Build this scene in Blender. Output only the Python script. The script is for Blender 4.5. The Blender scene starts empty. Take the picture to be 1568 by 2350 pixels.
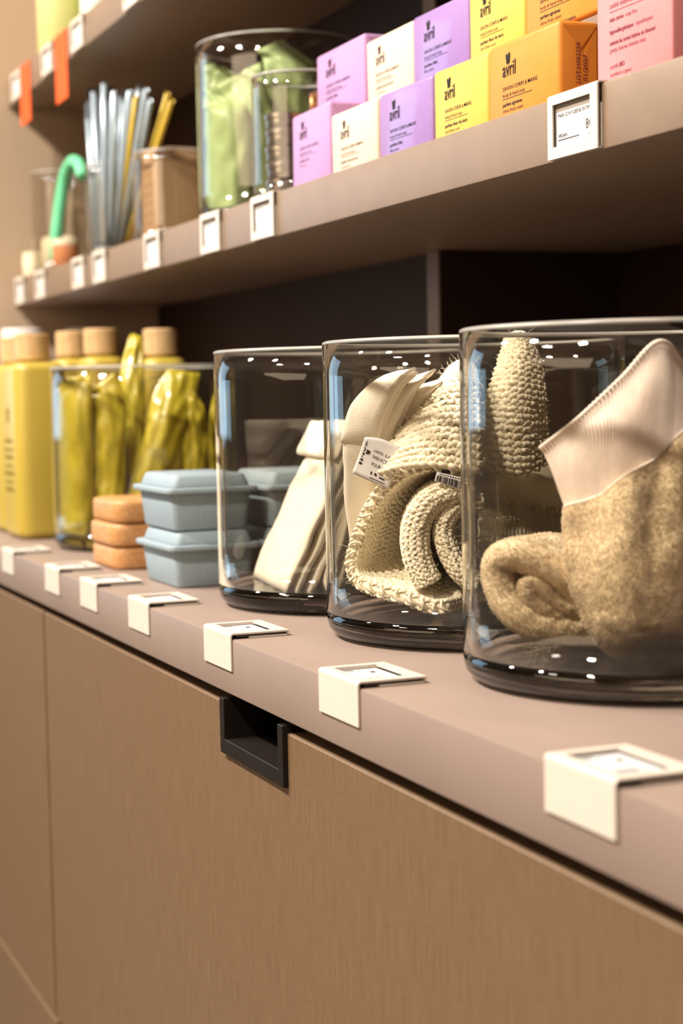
import bpy, bmesh, math, random
import numpy as np
from mathutils import Vector, Matrix, noise
random.seed(7); rng = np.random.default_rng(7)
SC = bpy.context.scene
COL = SC.collection

# ---------------------------------------------------------------- camera
W, H_, F = 1568, 2350, 3900.0
YAW, PITCH, ROLL = 1.17814647, -0.0691495506, -0.0193512181
CAM = np.array([0.0, -0.360597, 0.161308])
fw = np.array([-math.sin(YAW)*math.cos(PITCH), math.cos(YAW)*math.cos(PITCH), math.sin(PITCH)])
r_ = np.cross(fw, [0, 0, 1]); r_ /= np.linalg.norm(r_); u_ = np.cross(r_, fw)
c_, s_ = math.cos(ROLL), math.sin(ROLL)
RT, UP = c_*r_+s_*u_, -s_*r_+c_*u_
cd = bpy.data.cameras.new('camera'); cam = bpy.data.objects.new('camera', cd); COL.objects.link(cam)
cam.matrix_world = Matrix(((RT[0], UP[0], -fw[0], CAM[0]), (RT[1], UP[1], -fw[1], CAM[1]), (RT[2], UP[2], -fw[2], CAM[2]), (0, 0, 0, 1)))
cd.sensor_fit = 'HORIZONTAL'; cd.sensor_width = 36; cd.lens = F/W*36
cd.clip_start = 0.01
cd.dof.use_dof = True; cd.dof.focus_distance = 1.10; cd.dof.aperture_fstop = 10.5
SC.camera = cam

# ---------------------------------------------------------------- world, light, exposure
SC.view_settings.view_transform = 'Standard'; SC.view_settings.look = 'None'
SC.view_settings.exposure = -0.04; SC.view_settings.gamma = 1; SC.view_settings.use_curve_mapping = False
wd = bpy.data.worlds.new('room_ambient'); SC.world = wd; wd.use_nodes = True
wd.node_tree.nodes['Background'].inputs[0].default_value = (1.0, 0.80, 0.62, 1)
wd.node_tree.nodes['Background'].inputs[1].default_value = 0.14
SC.cycles.transparent_max_bounces = 40; SC.cycles.max_bounces = 10
SC.cycles.caustics_reflective = False; SC.cycles.caustics_refractive = False

def area(name, loc, target, size, energy, color, sy=None):
    d = bpy.data.lights.new(name, 'AREA'); d.energy = energy; d.color = color
    d.shape = 'RECTANGLE' if sy else 'DISK'; d.size = size
    if sy: d.size_y = sy
    o = bpy.data.objects.new(name, d); COL.objects.link(o); o.location = loc
    o.rotation_euler = (Vector(target)-Vector(loc)).to_track_quat('-Z', 'Y').to_euler()
    return o
WARM = (1.0, 0.90, 0.79)
area('ceiling_spot', (-2.5, -1.22, 1.75), (-2.2, 0.1, 0.1), 0.16, 52, WARM)
area('ceiling_spot', (-1.55, -1.22, 1.75), (-1.2, 0.1, 0.1), 0.16, 56, WARM)
area('ceiling_spot', (-0.45, -1.22, 1.75), (-0.6, 0.1, 0.0), 0.16, 60, WARM)
area('ceiling_spot', (-1.2, -2.0, 2.0), (-1.2, -2.4, 0.2), 0.3, 14, WARM)  # added unseen lamp: lights the front wall so the jars reflect it
area('front_fill_light', (-0.5, -2.7, 0.75), (-0.9, 0.0, 0.05), 2.2, 27, (1.0, 0.78, 0.54), 0.9)  # added unseen frontal fill for doors and jar contents; no display stands there
area('shop_window_light', (-4.4, -1.15, 0.75), (-1.0, 0.1, 0.2), 1.1, 14, (0.45, 0.74, 1.0), 1.4)

# ---------------------------------------------------------------- rays: a pixel of the photograph to a point on a plane of the room
def ray(px, py): return fw + RT*((px-W/2)/F) - UP*((py-H_/2)/F)
def on(px, py, axis, val):
    d = ray(px, py); return CAM + d*((val-CAM[axis])/d[axis])
def pj(P):
    d = np.asarray(P, float)-CAM; w = d@fw
    return np.array([W/2+F*(d@RT)/w, H_/2-F*(d@UP)/w])
def in_jar(px, py, t, C, R):
    """point of that sight line inside an upright cylinder: t=0 where it enters, 1 where it leaves"""
    d = ray(px, py); a = d[0]**2+d[1]**2; e = CAM[:2]-np.array(C)
    b = e@d[:2]; c = e@e-R*R; D = max(b*b-a*c, 1e-9)
    t0, t1 = (-b-math.sqrt(D))/a, (-b+math.sqrt(D))/a
    return CAM+d*(t0+(t1-t0)*t)

# ---------------------------------------------------------------- materials
def lin(h):
    h = h.lstrip('#'); v = [int(h[i:i+2], 16)/255 for i in (0, 2, 4)]
    return tuple((x/12.92 if x <= .04045 else ((x+.055)/1.055)**2.4) for x in v)+(1,)
def mat(name, col, rough=.5, spec=.5, noise_amt=0, nscale=40, bump=0, bscale=200, coat=0, sss=0, metal=0, stretch=(1, 1, 1), sheen=0, thin=0):
    m = bpy.data.materials.new(name); m.use_nodes = True; nt = m.node_tree; b = nt.nodes['Principled BSDF']
    c = lin(col) if isinstance(col, str) else col
    b.inputs['Base Color'].default_value = c; b.inputs['Roughness'].default_value = rough
    b.inputs['Specular IOR Level'].default_value = spec; b.inputs['Metallic'].default_value = metal
    b.inputs['Coat Weight'].default_value = coat; b.inputs['Coat Roughness'].default_value = .12
    b.inputs['Sheen Weight'].default_value = sheen
    if sss: b.inputs['Subsurface Weight'].default_value = sss; b.inputs['Subsurface Radius'].default_value = (.01, .006, .003)
    tc = nt.nodes.new('ShaderNodeTexCoord'); mp = nt.nodes.new('ShaderNodeMapping'); mp.inputs['Scale'].default_value = stretch
    nt.links.new(tc.outputs['Object'], mp.inputs[0])
    if noise_amt:
        n = nt.nodes.new('ShaderNodeTexNoise'); n.inputs['Scale'].default_value = nscale; n.inputs['Detail'].default_value = 5
        nt.links.new(mp.outputs[0], n.inputs[0])
        r = nt.nodes.new('ShaderNodeValToRGB')
        r.color_ramp.elements[0].position = .3; r.color_ramp.elements[1].position = .7
        r.color_ramp.elements[0].color = tuple(x*(1-noise_amt) for x in c[:3])+(1,)
        r.color_ramp.elements[1].color = tuple(min(1, x*(1+noise_amt)) for x in c[:3])+(1,)
        nt.links.new(n.outputs[0], r.inputs[0]); nt.links.new(r.outputs[0], b.inputs['Base Color'])
    if bump:
        n = nt.nodes.new('ShaderNodeTexNoise'); n.inputs['Scale'].default_value = bscale; n.inputs['Detail'].default_value = 4
        nt.links.new(mp.outputs[0], n.inputs[0])
        bp = nt.nodes.new('ShaderNodeBump'); bp.inputs['Strength'].default_value = bump; bp.inputs['Distance'].default_value = .002
        nt.links.new(n.outputs[0], bp.inputs['Height']); nt.links.new(bp.outputs[0], b.inputs['Normal'])
    if thin:    # loose yarn and thin cloth let some light through
        tr = nt.nodes.new('ShaderNodeBsdfTranslucent'); tr.inputs[0].default_value = tuple(x**.8 for x in c[:3])+(1,); mx = nt.nodes.new('ShaderNodeMixShader'); mx.inputs[0].default_value = thin
        nt.links.new(b.outputs[0], mx.inputs[1]); nt.links.new(tr.outputs[0], mx.inputs[2]); nt.links.new(mx.outputs[0], nt.nodes['Material Output'].inputs[0])
    return m

TAUPE = '#84705e'
M = {}
M['laminate'] = mat('taupe_laminate', TAUPE, .42, .45, .05, 30, .08, 900)
M['worktop'] = mat('worktop_laminate', '#8b7a70', .45, .4, .06, 9, .05, 700, stretch=(1, 2.2, 1))
M['dark_panel'] = mat('dark_brown_panel', '#2e1b12', .6, .3, .06, 20)
M['wall'] = mat('beige_wall', '#b39d85', .8, .2, .03, 6)
M['floor'] = mat('stone_floor', '#8d7c6c', .5, .4, .08, 5)
M['ceiling'] = mat('ceiling_paint', '#d8d0c4', .9, .1, .02, 4)
M['black'] = mat('black_metal', '#1b1511', .45, .25, .05, 60)
M['void'] = mat('dark_recess', '#1a120e', .7, .2, .05, 30)
M['tag'] = mat('cream_tag', '#cdc4b8', .45, .4, .02, 60)
M['card'] = mat('white_card', '#cbcbcc', .6, .3, .01, 90)
M['ink'] = mat('dark_ink', '#2b2320', .6, .2, .03, 200)
M['ink_soft'] = mat('grey_ink', '#8a827c', .6, .2, .03, 200)
M['backing_ply'] = mat('grey_ply', '#8c8278', .7, .2, .03, 60)  # even grey for the ply behind the card window
def ribbed():
    m = mat('ribbed_laminate', '#9c7f62', .5, .35); nt = m.node_tree; b = nt.nodes['Principled BSDF']
    tc = nt.nodes.new('ShaderNodeTexCoord')
    w = nt.nodes.new('ShaderNodeTexWave'); w.wave_type = 'BANDS'; w.bands_direction = 'X'; w.inputs['Scale'].default_value = 135
    w.inputs['Distortion'].default_value = .6; w.inputs['Detail'].default_value = 2; w.inputs['Detail Scale'].default_value = .4
    nt.links.new(tc.outputs['Object'], w.inputs[0])
    mp = nt.nodes.new('ShaderNodeMapping'); mp.inputs['Scale'].default_value = (700, 1, 25); nt.links.new(tc.outputs['Object'], mp.inputs[0])
    n = nt.nodes.new('ShaderNodeTexNoise'); n.inputs['Scale'].default_value = 1; n.inputs['Detail'].default_value = 3; nt.links.new(mp.outputs[0], n.inputs[0])
    mp2 = nt.nodes.new('ShaderNodeMapping'); mp2.inputs['Scale'].default_value = (60, 1, 900); nt.links.new(tc.outputs['Object'], mp2.inputs[0])
    n2 = nt.nodes.new('ShaderNodeTexNoise'); n2.inputs['Scale'].default_value = 1; nt.links.new(mp2.outputs[0], n2.inputs[0])
    a = nt.nodes.new('ShaderNodeMath'); a.operation = 'ADD'; nt.links.new(w.outputs[1], a.inputs[0]); nt.links.new(n.outputs[0], a.inputs[1])
    a2 = nt.nodes.new('ShaderNodeMath'); a2.operation = 'MULTIPLY_ADD'; a2.inputs[1].default_value = .5; nt.links.new(n2.outputs[0], a2.inputs[0]); nt.links.new(a.outputs[0], a2.inputs[2])
    r = nt.nodes.new('ShaderNodeValToRGB'); r.color_ramp.elements[0].position = .35; r.color_ramp.elements[1].position = 1.0
    r.color_ramp.elements[0].color = lin('#5b452f'); r.color_ramp.elements[1].color = lin('#8d7457')
    dv = nt.nodes.new('ShaderNodeMath'); dv.operation = 'MULTIPLY'; dv.inputs[1].default_value = .45; nt.links.new(a2.outputs[0], dv.inputs[0])
    nt.links.new(dv.outputs[0], r.inputs[0]); nt.links.new(r.outputs[0], b.inputs['Base Color'])
    bp = nt.nodes.new('ShaderNodeBump'); bp.inputs['Strength'].default_value = .35; bp.inputs['Distance'].default_value = .0006
    nt.links.new(a2.outputs[0], bp.inputs['Height']); nt.links.new(bp.outputs[0], b.inputs['Normal'])
    return m
M['ribbed'] = ribbed()
def clear_glass(name, tint='#f8f7f4', edge='#cfccc9', refl=1.0):
    """thin-walled glass: a clear pane that lets light through, darker where the wall is seen edge-on, with a Fresnel reflection"""
    m = bpy.data.materials.new(name); m.use_nodes = True; nt = m.node_tree; nt.nodes.remove(nt.nodes['Principled BSDF'])
    out = nt.nodes['Material Output']
    t = nt.nodes.new('ShaderNodeBsdfTransparent'); g = nt.nodes.new('ShaderNodeBsdfGlossy'); g.inputs['Roughness'].default_value = .015
    g.inputs['Color'].default_value = (refl, refl, refl, 1)
    lw = nt.nodes.new('ShaderNodeLayerWeight'); lw.inputs['Blend'].default_value = .25
    r = nt.nodes.new('ShaderNodeValToRGB'); r.color_ramp.elements[0].color = lin(tint); r.color_ramp.elements[1].color = lin(edge); r.color_ramp.elements[0].position = .6
    nt.links.new(lw.outputs['Facing'], r.inputs[0]); nt.links.new(r.outputs[0], t.inputs[0])
    fr = nt.nodes.new('ShaderNodeFresnel'); geo = nt.nodes.new('ShaderNodeNewGeometry')
    io = nt.nodes.new('ShaderNodeMix'); io.data_type = 'FLOAT'; io.inputs[2].default_value = 1.5; io.inputs[3].default_value = 1/1.5     # the same pane from either side
    nt.links.new(geo.outputs['Backfacing'], io.inputs[0]); nt.links.new(io.outputs[0], fr.inputs['IOR'])
    tc = nt.nodes.new('ShaderNodeTexCoord'); mp = nt.nodes.new('ShaderNodeMapping'); mp.inputs['Scale'].default_value = (1, 1, .25); nt.links.new(tc.outputs['Object'], mp.inputs[0])
    n = nt.nodes.new('ShaderNodeTexNoise'); n.inputs['Scale'].default_value = 28; nt.links.new(mp.outputs[0], n.inputs[0])
    bp = nt.nodes.new('ShaderNodeBump'); bp.inputs['Strength'].default_value = .12; bp.inputs['Distance'].default_value = .004
    nt.links.new(n.outputs[0], bp.inputs['Height']); nt.links.new(bp.outputs[0], g.inputs['Normal'])
    mx = nt.nodes.new('ShaderNodeMixShader'); nt.links.new(fr.outputs[0], mx.inputs[0]); nt.links.new(t.outputs[0], mx.inputs[1]); nt.links.new(g.outputs[0], mx.inputs[2])
    gl = nt.nodes.new('ShaderNodeBsdfGlass'); gl.inputs['IOR'].default_value = 1.5; gl.inputs['Roughness'].default_value = 0
    nt.links.new(bp.outputs[0], gl.inputs['Normal'])
    r2 = nt.nodes.new('ShaderNodeMapRange'); r2.inputs['From Min'].default_value = .70; r2.inputs['From Max'].default_value = .88; r2.interpolation_type = 'SMOOTHSTEP'
    lw2 = nt.nodes.new('ShaderNodeLayerWeight'); lw2.inputs['Blend'].default_value = .5; nt.links.new(lw2.outputs['Facing'], r2.inputs['Value'])
    m2 = nt.nodes.new('ShaderNodeMixShader'); nt.links.new(r2.outputs[0], m2.inputs[0]); nt.links.new(mx.outputs[0], m2.inputs[1]); nt.links.new(gl.outputs[0], m2.inputs[2])
    nt.links.new(m2.outputs[0], out.inputs[0]); return m
M['glass'] = clear_glass('clear_glass')
def solid_glass():
    m = bpy.data.materials.new('thick_glass'); m.use_nodes = True; nt = m.node_tree; nt.nodes.remove(nt.nodes['Principled BSDF'])
    g = nt.nodes.new('ShaderNodeBsdfGlass'); g.inputs['IOR'].default_value = 1.5; g.inputs['Roughness'].default_value = .02; g.inputs['Color'].default_value = (.93, .92, .9, 1)
    tc = nt.nodes.new('ShaderNodeTexCoord'); n = nt.nodes.new('ShaderNodeTexNoise'); n.inputs['Scale'].default_value = 30; nt.links.new(tc.outputs['Object'], n.inputs[0])
    bp = nt.nodes.new('ShaderNodeBump'); bp.inputs['Strength'].default_value = .15; bp.inputs['Distance'].default_value = .004
    nt.links.new(n.outputs[0], bp.inputs['Height']); nt.links.new(bp.outputs[0], g.inputs['Normal'])
    nt.links.new(g.outputs[0], nt.nodes['Material Output'].inputs[0]); return m
M['thick_glass'] = solid_glass()
M['rim_glass'] = mat('fire_polished_rim', '#f2efe8', .3, .6, .03, 60); M['rim_glass'].node_tree.nodes['Principled BSDF'].inputs['Transmission Weight'].default_value = .72

# ---------------------------------------------------------------- mesh helpers
def mesh(name, V, Fc, m, parent=None, smooth=True, loc=(0, 0, 0), sharp=None):
    me = bpy.data.meshes.new(name); me.from_pydata([tuple(map(float, v)) for v in V], [], [tuple(f) for f in Fc]); me.update()
    if m is not None: me.materials.append(m)
    if smooth:
        me.polygons.foreach_set('use_smooth', [True]*len(me.polygons))
        if sharp is not None: me.set_sharp_from_angle(angle=math.radians(sharp))
    o = bpy.data.objects.new(name, me); COL.objects.link(o); o.location = loc
    if parent: o.parent = parent
    return o
def tag(o, label=None, cat=None, group=None, kind=None):
    if label: o['label'] = label
    if cat: o['category'] = cat
    if group: o['group'] = group
    if kind: o['kind'] = kind
    return o
def thing(name, label, cat, loc=(0, 0, 0), group=None, rz=0):
    o = bpy.data.objects.new(name, None); COL.objects.link(o); o.location = loc; o.rotation_euler = (0, 0, rz)
    o.empty_display_size = .02
    return tag(o, label, cat, group)
def cat_geo(*gs):
    V, Fc = [], []
    for v, f in gs:
        k = len(V); V += [tuple(x) for x in v]; Fc += [tuple(i+k for i in q) for q in f]
    return V, Fc
def box(x0, x1, y0, y1, z0, z1):
    V = [(x, y, z) for z in (z0, z1) for y in (y0, y1) for x in (x0, x1)]
    return V, [(0, 2, 3, 1), (4, 5, 7, 6), (0, 1, 5, 4), (2, 6, 7, 3), (0, 4, 6, 2), (1, 3, 7, 5)]
def rbox(x0, x1, y0, y1, z0, z1, bev=.002, seg=2, vert=None, vseg=5):
    """box with rounded edges; vert: a larger radius for the upright edges"""
    bm = bmesh.new(); V, Fc = box(x0, x1, y0, y1, z0, z1)
    vs = [bm.verts.new(v) for v in V]; [bm.faces.new([vs[i] for i in f]) for f in Fc]
    if vert:
        es = [e for e in bm.edges if abs(e.verts[0].co.z-e.verts[1].co.z) > 1e-6]
        bmesh.ops.bevel(bm, geom=es, offset=vert, segments=vseg, profile=.5, affect='EDGES')
        es = [e for e in bm.edges if abs(e.verts[0].co.z-e.verts[1].co.z) < 1e-6 and len(e.link_faces) == 2 and e.calc_face_angle(0) > .5]
        bmesh.ops.bevel(bm, geom=es, offset=bev, segments=seg, profile=.5, affect='EDGES')
    else:
        bmesh.ops.bevel(bm, geom=list(bm.edges), offset=bev, segments=seg, profile=.5, affect='EDGES')
    bm.verts.index_update()
    out = [tuple(v.co) for v in bm.verts], [tuple(v.index for v in f.verts) for f in bm.faces]; bm.free(); return out
def lathe(prof, n=64, closed=False):
    """profile of (r, z); r=0 ends become poles"""
    V, Fc, rings = [], [], []
    for r, z in prof:
        if r < 1e-6: V.append((0, 0, z)); rings.append([len(V)-1]*n)
        else:
            k = len(V); V += [(r*math.cos(2*math.pi*i/n), r*math.sin(2*math.pi*i/n), z) for i in range(n)]; rings.append(list(range(k, k+n)))
    m_ = len(rings)
    for a in range(m_ if closed else m_-1):
        A, B = rings[a], rings[(a+1) % m_]
        for i in range(n):
            q = []
            for v in (A[i], A[(i+1) % n], B[(i+1) % n], B[i]):
                if v not in q: q.append(v)
            if len(q) > 2: Fc.append(tuple(q))
    return V, Fc
def tube(pts, r, n=6, cap=True):
    pts = [np.array(p, float) for p in pts]; V, Fc = [], []; rr = r if hasattr(r, '__len__') else [r]*len(pts)
    up = np.array([.13, .27, .95])
    for i, p in enumerate(pts):
        t = pts[min(i+1, len(pts)-1)]-pts[max(i-1, 0)]; t = t/(np.linalg.norm(t)+1e-12)
        a = np.cross(t, up)
        if np.linalg.norm(a) < 1e-3: a = np.cross(t, [1, 0, 0])
        a /= np.linalg.norm(a); b = np.cross(t, a)
        V += [tuple(p+rr[i]*(a*math.cos(2*math.pi*k/n)+b*math.sin(2*math.pi*k/n))) for k in range(n)]
    for i in range(len(pts)-1):
        for k in range(n): Fc.append((i*n+k, i*n+(k+1) % n, (i+1)*n+(k+1) % n, (i+1)*n+k))
    if cap: Fc.append(tuple(range(n))[::-1]); Fc.append(tuple(range((len(pts)-1)*n, len(pts)*n)))
    return V, Fc
def spline(ctrl, n):
    """Catmull-Rom through control points (rows of any width)"""
    P = np.array(ctrl, float); P = np.vstack([2*P[0]-P[1], P, 2*P[-1]-P[-2]]); m_ = len(P)-3; out = []
    for t in np.linspace(0, m_, n):
        i = min(int(t), m_-1); s = t-i; a, b, c, d = P[i:i+4]
        out.append(.5*((2*b)+(-a+c)*s+(2*a-5*b+4*c-d)*s*s+(-a+3*b-3*c+d)*s**3))
    return np.array(out)
def grid_faces(nu, nv, off=0, flip=False):
    Fc = []
    for j in range(nv-1):
        for i in range(nu-1):
            q = (off+j*nu+i, off+j*nu+i+1, off+(j+1)*nu+i+1, off+(j+1)*nu+i); Fc.append(q[::-1] if flip else q)
    return Fc
def loft(rows, nu, nv):
    """rows: list of control rows (each m points); resampled to an nv x nu grid"""
    R = np.array([spline(r, nu) for r in rows]); return np.stack([spline(R[:, i], nv) for i in range(nu)], 1)
def normals(G):
    du = np.gradient(G, axis=1); dv = np.gradient(G, axis=0); n = np.cross(du, dv); return n/(np.linalg.norm(n, axis=2, keepdims=True)+1e-12)
def sheet(G, th, wob=0, ws=60, seed=0):
    """closed sheet of thickness th around a grid of points"""
    nv, nu = G.shape[:2]; N = normals(G)
    if wob:
        D = np.array([[noise.noise(Vector(G[j, i]*ws+seed*3.1)) for i in range(nu)] for j in range(nv)]); G = G+N*D[..., None]*wob
    T = np.full((nv, nu), th/2.) if np.isscalar(th) else th/2.
    A, B = G+N*T[..., None], G-N*T[..., None]
    V = [tuple(p) for p in A.reshape(-1, 3)]+[tuple(p) for p in B.reshape(-1, 3)]; k = nu*nv
    Fc = grid_faces(nu, nv)+grid_faces(nu, nv, k, True)
    ring = [i for i in range(nu)]+[j*nu+nu-1 for j in range(1, nv)]+[(nv-1)*nu+i for i in range(nu-2, -1, -1)]+[j*nu for j in range(nv-2, 0, -1)]
    for a in range(len(ring)):
        p, q = ring[a], ring[(a+1) % len(ring)]; Fc.append((q, p, p+k, q+k))
    return V, Fc

# ---- flat print: words, rules and marks, laid out in a plane (x right, y up), then mapped onto a face
_tc = {}
def words(s, bold=0.0):
    key = (s, bold)
    if key in _tc: return _tc[key]
    c = bpy.data.curves.new('t', 'FONT'); c.body = s; c.resolution_u = 2; c.offset = bold
    o = bpy.data.objects.new('t', c); COL.objects.link(o); dg = bpy.context.evaluated_depsgraph_get(); dg.update()
    me = o.evaluated_get(dg).to_mesh(); V = [(v.co.x, v.co.y, 0) for v in me.vertices]; Fc = [tuple(p.vertices) for p in me.polygons]
    o.evaluated_get(dg).to_mesh_clear(); bpy.data.objects.remove(o); bpy.data.curves.remove(c)
    _tc[key] = (V, Fc); return V, Fc
def put(s, x, y, w, h, bold=0.0):
    """s with its left end at x, baseline y, width w; h is the height of a capital letter"""
    V, Fc = words(s, bold); xs = [v[0] for v in V]; k = w/(max(xs)-min(xs)); x0 = min(xs)
    return [(x+(v[0]-x0)*k, y+v[1]*h/.72, 0) for v in V], Fc
def bar(x0, x1, y0, y1): return [(x0, y0, 0), (x1, y0, 0), (x1, y1, 0), (x0, y1, 0)], [(0, 1, 2, 3)]
def ell(cx, cy, a, b, rot=0, n=14):
    V = []
    for i in range(n):
        t = 2*math.pi*i/n; x, y = a*math.cos(t), b*math.sin(t); V.append((cx+x*math.cos(rot)-y*math.sin(rot), cy+x*math.sin(rot)+y*math.cos(rot), 0))
    return V, [tuple(range(n))]
def flower(cx, cy, s):
    return cat_geo(ell(cx-.20*s, cy+.10*s, .25*s, .40*s, .22), ell(cx+.27*s, cy+.16*s, .24*s, .42*s, -.12), ell(cx-.10*s, cy-.42*s, .25*s, .24*s, -.3), ell(cx+.24*s, cy-.36*s, .20*s, .22*s, .3))
def remap(g, fn): return [fn(*v[:2]) for v in g[0]], g[1]
def flat(name, g, fn, m, parent): return mesh(name, *remap(g, fn), m, parent, smooth=False)

# ================================================================ THE SETTING
YU, ZU, TH = 0.16549, 0.33844, 0.038          # upper shelf: front face, top, thickness
ZT = 0.590                                     # underside of the top shelf
XE, YB, YB2 = -2.52, 0.385, 0.58               # end wall, back panel, back of the deeper bay
XR = 0.55
def struct(name, g, m, smooth=False): return tag(mesh(name, *g, m, None, smooth), kind='structure')
struct('floor', box(-3.2, 1.6, -2.9, .75, -1.0, -.95), M['floor'])
struct('wall_left', box(XE-.08, XE, -.12, YB2+.1, -.95, 2.1), M['wall'])
struct('wall_front', box(-3.2, 1.6, -2.9, -2.8, -.95, 2.1), M['laminate'])
struct('ceiling', box(-3.2, 1.6, -2.9, .75, 2.1, 2.15), M['ceiling'])
struct('wall_back', box(XE-.08, 1.6, YB2+.04, YB2+.1, -.95, 2.1), M['wall'])

# cabinet: doors above, drawers below, one unit per bay
GAP0, GAP1 = -.0475, -.455
cab = thing('base_cabinet', 'taupe base cabinet with ribbed doors under the worktop', 'cabinet', (0, 0, -.95))
def cpart(name, g, m, parent=cab, smooth=False, sharp=None):
    V = [(x, y, z+.95) for x, y, z in g[0]]; return mesh(name, V, g[1], m, parent, smooth, sharp=sharp)
cpart('carcass', cat_geo(box(XE+.004, XR, .045, .6, -.94, -.05), box(XE+.004, XR, .10, .6, -.05, -.0381)), M['void'])
HX0, HX1, HZ = -1.0965, -.9745, -.0815
def door(x0, x1, z0, z1, cut=None):
    y0, y1 = .004, .026
    if not cut: return rbox(x0, x1, y0, y1, z0, z1, .0008, 1)
    a, b, z = cut
    return cat_geo(rbox(x0, a, y0, y1, z0, z1, .0008, 1), rbox(b, x1, y0, y1, z0, z1, .0008, 1), box(a-.0008, b+.0008, y0, y1, z0+.0008, z))
SEAM = -1.655
d1 = cpart('door', door(SEAM+.0035, -.40, GAP1, GAP0, (HX0+.001, HX1-.001, HZ+.001)), M['ribbed'])
d2 = cpart('door', door(XE+.004, SEAM-.0035, GAP1, GAP0), M['ribbed'])
d3 = cpart('door', door(-.397, XR, GAP1, GAP0), M['ribbed'])
for x0, x1 in ((XE+.004, SEAM-.0035), (SEAM+.0035, -.40), (-.397, XR)): cpart('drawer_front', door(x0, x1, -.86, GAP1-.009), M['ribbed'])
cpart('plinth', box(XE+.004, XR, .05, .07, -.95, -.865), M['void'])
cpart('reveal_strip', box(XE+.004, XR, .012, .04, GAP1-.0095, GAP1+.0005), M['laminate'])
# handle: U-shaped black frame standing 3.5 mm proud, and the box sunk behind it
yf, fr = .0003, .0088
hd = cpart('handle', cat_geo(rbox(HX0, HX0+fr, yf, .03, HZ, -.0435, .0004, 1), rbox(HX1-fr, HX1, yf, .03, HZ, -.0425, .0004, 1), rbox(HX0+.0002, HX1-.0002, yf+.0001, .03, HZ+.0001, HZ+.0103, .0004, 1)), M['black'], d1)
cpart('recess_box', cat_geo(box(HX0+.002, HX1-.002, .043, .0445, HZ, -.042), box(HX0+.002, HX1-.002, .03, .044, HZ, HZ+.002), box(HX0+.001, HX0+.003, .03, .044, HZ, -.042), box(HX1-.003, HX1-.001, .03, .044, HZ, -.042)), M['black'], d1)

wt = tag(mesh('worktop', *rbox(XE+.001, XR, 0, YB2+.03, -.038, 0, .0012, 2), M['worktop'], None, True, sharp=40), 'long taupe worktop carrying the glass jars', 'worktop')
sh = tag(mesh('shelf', *rbox(XE+.001, XR, YU, YB2+.03, ZU-TH, ZU, .0008, 2), M['laminate'], None, True, sharp=40), 'middle taupe shelf carrying the soap bars', 'shelf')
st = tag(mesh('shelf', *rbox(XE+.001, XR, YU, YB2+.03, ZT, ZT+TH, .0008, 2), M['laminate'], None, True, sharp=40), 'top taupe shelf with orange tags at its far end', 'shelf')
# back panels and the upright between the two bays
UX0, UX1 = -1.536, -1.510
for z0, z1, lab in ((0.0, ZU-TH, 'dark brown panelling with an upright behind the jars on the worktop'), (ZU, ZT, 'dark brown panelling behind the soap bars and green pouches')):
    bay = thing('back_panelling', lab, 'panel', (0, 0, 0))
    mesh('back_panel', *box(XE+.002, UX0, YB, YB+.018, z0, z1), M['dark_panel'], bay, False)
    mesh('back_panel', *box(UX1, XR, YB2, YB2+.018, z0, z1), M['dark_panel'], bay, False)
    mesh('upright', *box(UX0, UX1, YB-.010, YB2, z0, z1), M['dark_panel'], bay, False)
    tag(mesh('edge_strip', *rbox(UX0, UX1, YB-.013, YB-.0101, z0, z1, .0006, 1), M['laminate'], bay, False), 'pale taupe edge strip')

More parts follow.
